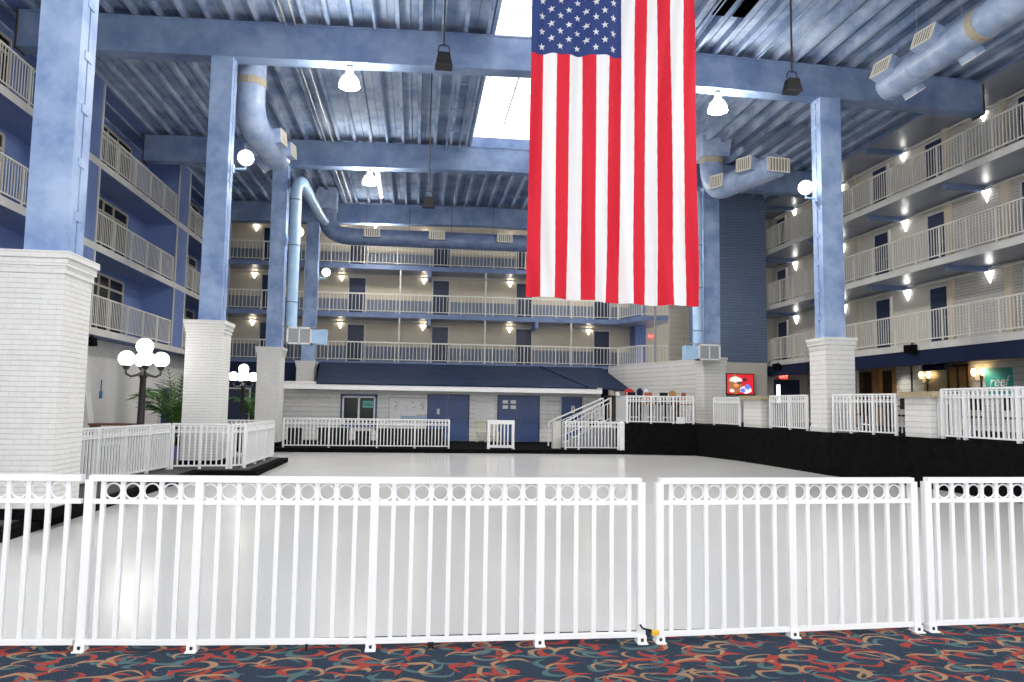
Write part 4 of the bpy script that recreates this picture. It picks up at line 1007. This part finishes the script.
D = duct('round_duct', 'long dark blue duct running across in front of top back balcony', hd, .40, M['ductdark'],
         boxes=[((-2.2, 35.2, 9.5), (0, -1, 0), .75, .42, .25), ((.8, 35.2, 9.5), (0, -1, 0), .75, .42, .25), ((4.0, 35.2, 9.5), (0, -1, 0), .75, .42, .25)],
         bands=[(((x, 35.5, 9.38), (x + .06, 35.5, 9.38)), M['ductdark']) for x in (-2.8, -1.2, .0, 1.6, 3.1, 4.8)])
MB().taper(-4.3, 35.5, 10.6, 11.6, .42, .42, .42, .42).build('roof_collar', M['duct'], D)
for x in (-2.5, -.5, 1.5, 3.5): MB().tube([(x, 35.5, 9.7), (x, 35.5, 11.6)], .01, 5).build('hanger_rod', M['blackmetal'], D)
pl_ = [(-4.55, 28.05, 4.0), (-4.55, 28.05, 9.1)] + bend((-4.55, 28.05, 9.3), (-4.5, 28.0, 9.85), (-4.42, 28.7, 9.85)) + [(-4.4, 33.6, 9.85), (-4.35, 34.9, 9.9)]
D = duct('blue_pipe', 'light blue pipe climbing the third left column and bending back', pl_, .2, M['pipeblue'], cat='pipe', n=14, bands=[(((-4.55, 28.05, z), (-4.55, 28.05, z + .04)), M['ductdark']) for z in (5.2, 7.3, 9.0)], group='light blue pipes')
D = duct('blue_pipe', 'light blue pipe climbing the far right column', [(10.95, 28.35, 4.0), (10.95, 28.35, 10.2)], .2, M['pipeblue'], cat='pipe', n=14, bands=[(((10.95, 28.35, z), (10.95, 28.35, z + .04)), M['ductdark']) for z in (4.6, 6.3, 8.0)], group='light blue pipes')
def fan_unit(x, y, z, flip, label):
    r = thing('fan_unit', label, 'fan unit', (x, y, z), 0, 'blue fan units at the pipe ends')
    s = -1 if flip else 1
    def B(x0, x1, *a): return MB().box(min(s * x0, s * x1), max(s * x0, s * x1), *a)
    B(-.42, .42, -.2, .2, -.3, .3).build('screen_box', M['grille' if False else 'grey'], r, origin=(0, 0, 0))
    fr = MB().box(-.44, .44, -.23, -.2, .25, .31).box(-.44, .44, -.23, -.2, -.31, -.25).box(-.44, -.38, -.23, -.2, -.31, .31).box(.38, .44, -.23, -.2, -.31, .31).box(-.02, .02, -.23, -.2, -.3, .3)
    fr.build('frame', M['white'], r, origin=(0, 0, 0))
    MB().add([(s * .42, -.18, -.26), (s * .42, .18, -.26), (s * .42, .18, .22), (s * .42, -.18, .22), (s * .95, -.2, -.3), (s * .95, .2, -.3), (s * .95, .2, .25), (s * .95, -.2, .25)],
             [(0, 1, 2, 3), (7, 6, 5, 4), (0, 4, 5, 1), (1, 5, 6, 2), (2, 6, 7, 3), (3, 7, 4, 0)]).build('hood', M['pipeblue'], r, origin=(0, 0, 0))
    MB().box(-.7, .5, .15, .2, .34, .37).build('arm', M['grey'], r, origin=(0, 0, 0))
fan_unit(-4.2, 27.9, 3.98, False, 'white framed fan box with blue hood at the third left column')
fan_unit(11.2, 28.0, 3.75, True, 'white framed fan box with blue hood at the far right column')

# ------------------------------------------------------------------ left pen railings
G2 = 'white railings around the left platform'
rail('white pen railing running from the near brick column along the kerb', (-6.2, 13.2, 0), (-5.66, 18.5, 0), 1.07, .06, .125, .032, .065, posts=[.2, .4, .6, .8], rings=True, group=G2)
rail('white pen railing facing the rink in front of the second column', (-5.6, 18.6, 0), (-4.4, 18.8, 0), 1.07, .06, .125, .032, .065, rings=True, group=G2, posts=[.5])
rail('short corner piece of the white pen railing near the second column', (-4.33, 18.82, 0), (-4.1, 19.1, 0), 1.07, .06, .125, .032, .065, rings=True, group=G2)
rail('white pen railing along the right side of the second column kerb', (-4.09, 19.2, 0), (-4.05, 22.6, 0), 1.07, .06, .125, .032, .065, posts=[.33, .66], rings=True, group=G2)
rail('white pen railing closing the back of the second column kerb', (-4.15, 22.7, 0), (-6.1, 22.75, 0), 1.07, .06, .125, .032, .065, posts=[.5], rings=True, group=G2)
rail('white railing left of the near brick column', (-8.6, 10.9, 0), (-5.8, 11.4, 0), 1.05, .06, .13, .032, .065, posts=[.35, .7], rings=True, group=G2)

# ------------------------------------------------------------------ plants, bench, left bits
def palm(x, y, z, label, h=1.5, n=16, sc=1.0):
    r = thing('potted_palm', label, 'plant', (x, y, z), 0, 'potted palms on the left platform')
    MB().lathe([(.14, 0), (.2, .3), (.21, .34), (.17, .34), (.16, .3), (.001, .3)], n=14).build('pot', M['purple'], r, origin=(0, 0, 0))
    src = None
    for k in range(n):
        a = 2 * PI * k / n * 1.6 + random.uniform(-.2, .2); le = h * random.uniform(.7, 1.05); lean = random.uniform(.2, .75)
        pts = []; mb = MB()
        for i in range(9):
            t = i / 8; rr = le * lean * t ** 1.5 * .75; zz = .3 + le * (1.25 * t - .75 * lean * t * t * t)
            pts.append(Vector((rr * math.cos(a), rr * math.sin(a), zz)))
        mb.tube(pts, .008, 4)
        sd = Vector((-math.sin(a), math.cos(a), 0))
        for i in range(2, 9):
            p = pts[i]; d_ = (pts[i] - pts[i - 1]).normalized(); ll = .26 * sc * math.sin(PI * (i - 1) / 8.5) + .08
            for q in (-1, 1):
                for off in (0, .5):
                    b0 = p - d_ * off * (pts[i] - pts[i - 1]).length
                    tip = b0 + sd * q * ll + d_ * ll * .7 - Vector((0, 0, .08))
                    mb.add([b0, b0 + d_ * .03, tip, b0 + sd * q * ll * .5 + d_ * (ll * .35 - .02)], [(0, 1, 2, 3)])
        mb.build('frond', M['leaf'], r, origin=(0, 0, 0))
palm(-6.55, 21.9, .0, 'tall green potted palm just left of the second column', 1.95, 34, 1.5)
palm(-6.45, 31.9, .0, 'dark green potted palm left of the third column', 1.9, 24, 1.4)
tb = thing('wooden_table', 'reddish wooden table top behind the pen railing', 'table', (-7.75, 20.9, 0))
MB().box(-.55, .55, -.3, .3, .93, .98).build('tabletop', mat('reddish_wood', (.16, .05, .03), .5), tb, origin=(0, 0, 0))
for s_ in (-1, 1): MB().box(s_ * .48 - .04, s_ * .48 + .04, -.25, .25, 0, .93).build('leg', M['darkwood'], tb, origin=(0, 0, 0))
tag(MB().box(-.02, .02, -.09, .09, -.12, .12).box(-.015, .015, -.012, .012, .12, .5).build('call_point', M['blueplastic'], None, origin=(-10.482, 26.9, 1.75)), 'small blue box on the left brick wall beside the buttress', 'wall box')
hotel_door('door_41', -8.6, 38.4, 0, '-y', 1.0, 2.2, M['navydark']); hotel_door('door_42', -7.0, 38.4, 0, '-y', 1.0, 2.2, M['navy'])
tag(MB().box(-.25, .25, -.02, .02, -.3, .3).box(-.2, .2, -.03, .0, -.15, .0).build('red_sign', M['red'], None, origin=(-6.3, 33.2, 2.0)), 'red panel between the second and third columns', 'sign')

# ------------------------------------------------------------------ front fence (nearest)
def front_panel(label, pts, empty_left, empty_right, last_post=True):
    """pts: floor points of the posts; rings in every full cell except the end cells"""
    r = thing('picket_fence', label, 'fence', pts[0], 0, 'white fence panels at the carpet edge')
    base = Vector(pts[0]); O = (0, 0, 0); m = M['white']
    P = [Vector(p) - base for p in pts]
    H = 1.11; CELL = .115; PIT = .1232
    tr = MB(); mr = MB(); brm = MB()
    for a, b in zip(P[:-1], P[1:]):
        z = Vector((0, 0, 1))
        tr.bar(a + z * (H - .02), b + z * (H - .02), .055, .04); mr.bar(a + z * (H - .055 - CELL), b + z * (H - .055 - CELL), .03, .03)
        brm.bar(a + z * .052, b + z * .052, .03, .032)
    tr.build('top_rail', m, r, origin=O); mr.build('middle_rail', m, r, origin=O); brm.build('bottom_rail', m, r, origin=O)
    psrc = bsrc = rsrc = None
    for p in (P if last_post else P[:-1]):
        if psrc is None:
            pm = MB().box(-.026, .026, -.026, .026, .0, H - .03).box(-.031, .031, -.034, .034, 0, .05).box(-.034, .034, -.062, .04, 0, .008)
            psrc = pm.build('post', m, r, origin=O); psrc.location = p
            MB().box(-.009, .009, -.040, -.033, .014, .034).build('bolt', M['blackmetal'], psrc, origin=(0, 0, 0))
        else:
            q = inst('post', psrc, r, p); inst('bolt', psrc.children[0], q, (0, 0, 0))
    for i, (a, b) in enumerate(zip(P[:-1], P[1:])):
        ln = (b - a).length; d_ = (b - a).normalized(); rz = math.atan2(d_.y, d_.x)
        eL = i == 0 and empty_left; eR = i == len(P) - 2 and empty_right
        s0 = .085 if eL else 0; s1 = ln - (.085 if eR else 0)
        n = max(1, round((s1 - s0) / PIT)); st_ = (s1 - s0) / n
        bl = [s0 + st_ * k for k in range(0 if eL else 1, n + (1 if eR else 0))]
        for s_ in bl:
            p = a + d_ * s_
            if bsrc is None: bsrc = MB().box(-.0145, .0145, -.012, .012, .06, H - .03).build('baluster', m, r, origin=O); bsrc.location = p; bsrc.rotation_euler = (0, 0, rz)
            else: inst('baluster', bsrc, r, p, rz)
        for k in range(n):
            p = a + d_ * (s0 + st_ * (k + .5))
            if rsrc is None:
                R = .049; zc = H - .045 - CELL / 2
                mb = MB().tube([(R * math.cos(2 * PI * q / 28), 0, zc + R * math.sin(2 * PI * q / 28)) for q in range(28)], .0062, 6, closed=True)
                rsrc = mb.build('ring', m, r, origin=O, smooth=True); rsrc.location = p; rsrc.rotation_euler = (0, 0, rz)
            else: inst('ring', rsrc, r, p, rz)
    return r
front_panel('near white fence run at the left edge, ending beside the long one', [(-3.9, 5.42, 0), (-3.2, 5.34, 0), (-2.13, 5.275, 0)], False, True, False)
front_panel('longest near white fence run across the middle left', [(-2.08, 5.27, 0), (-1.38, 5.21, 0), (-.25, 5.15, 0), (.865, 5.15, 0), (1.57, 5.15, 0)], True, True)
front_panel('near white fence run between the two gaps', [(1.70, 5.15, 0), (2.69, 5.19, 0), (3.67, 5.24, 0)], True, True)
front_panel('near white fence run at the right edge of the view', [(3.79, 5.25, 0), (5.0, 5.29, 0), (6.2, 5.32, 0), (7.4, 5.34, 0), (8.6, 5.36, 0)], True, False)
# rubber pads, yellow clip
for x, y, lb in ((-.0, 0, ''),): pass
tag(MB().box(-.02, .02, -.012, .012, 0, .04).build('floor_pad', M['blackplastic'], None, origin=(.14, 5.14, .0)), 'small black block under the middle of the long fence panel', 'block')
tag(MB().box(-.008, .008, -.008, .008, 0, .04).build('floor_pad', M['blackplastic'], None, origin=(-.66, 5.16, .0)), 'tiny black clip under long fence panel near its second post', 'clip')
yc = thing('gate_latch', 'yellow handled black latch clip at the foot of the fence gap', 'latch', (1.63, 5.1, .08))
MB().tube([(-.0, 0, 0), (.05, 0, .0)], .014, 8).box(.0, .05, -.012, .012, -.02, .008).build('handle', M['yellow'], yc, origin=(0, 0, 0))
MB().tube([(-.08, 0, .05), (-.06, 0, .025), (0, 0, .01)], .007, 6).build('strap', M['blackplastic'], yc, origin=(0, 0, 0))

# ------------------------------------------------------------------ light: daylight through the open front and the skylight
w = bpy.data.worlds.new('sky'); SC.world = w; w.use_nodes = True
bg = w.node_tree.nodes['Background']; bg.inputs['Color'].default_value = (0.96, 0.98, 1.0, 1); bg.inputs['Strength'].default_value = 1.9

vs = SC.view_settings
vs.view_transform = 'Standard'; vs.look = 'None'; vs.exposure = 0.35; vs.gamma = 1.0; vs.use_curve_mapping = False
cyc = SC.cycles
cyc.use_denoising = True
cyc.max_bounces = 8; cyc.diffuse_bounces = 5; cyc.glossy_bounces = 3; cyc.transparent_max_bounces = 8
cyc.sample_clamp_indirect = 6.0
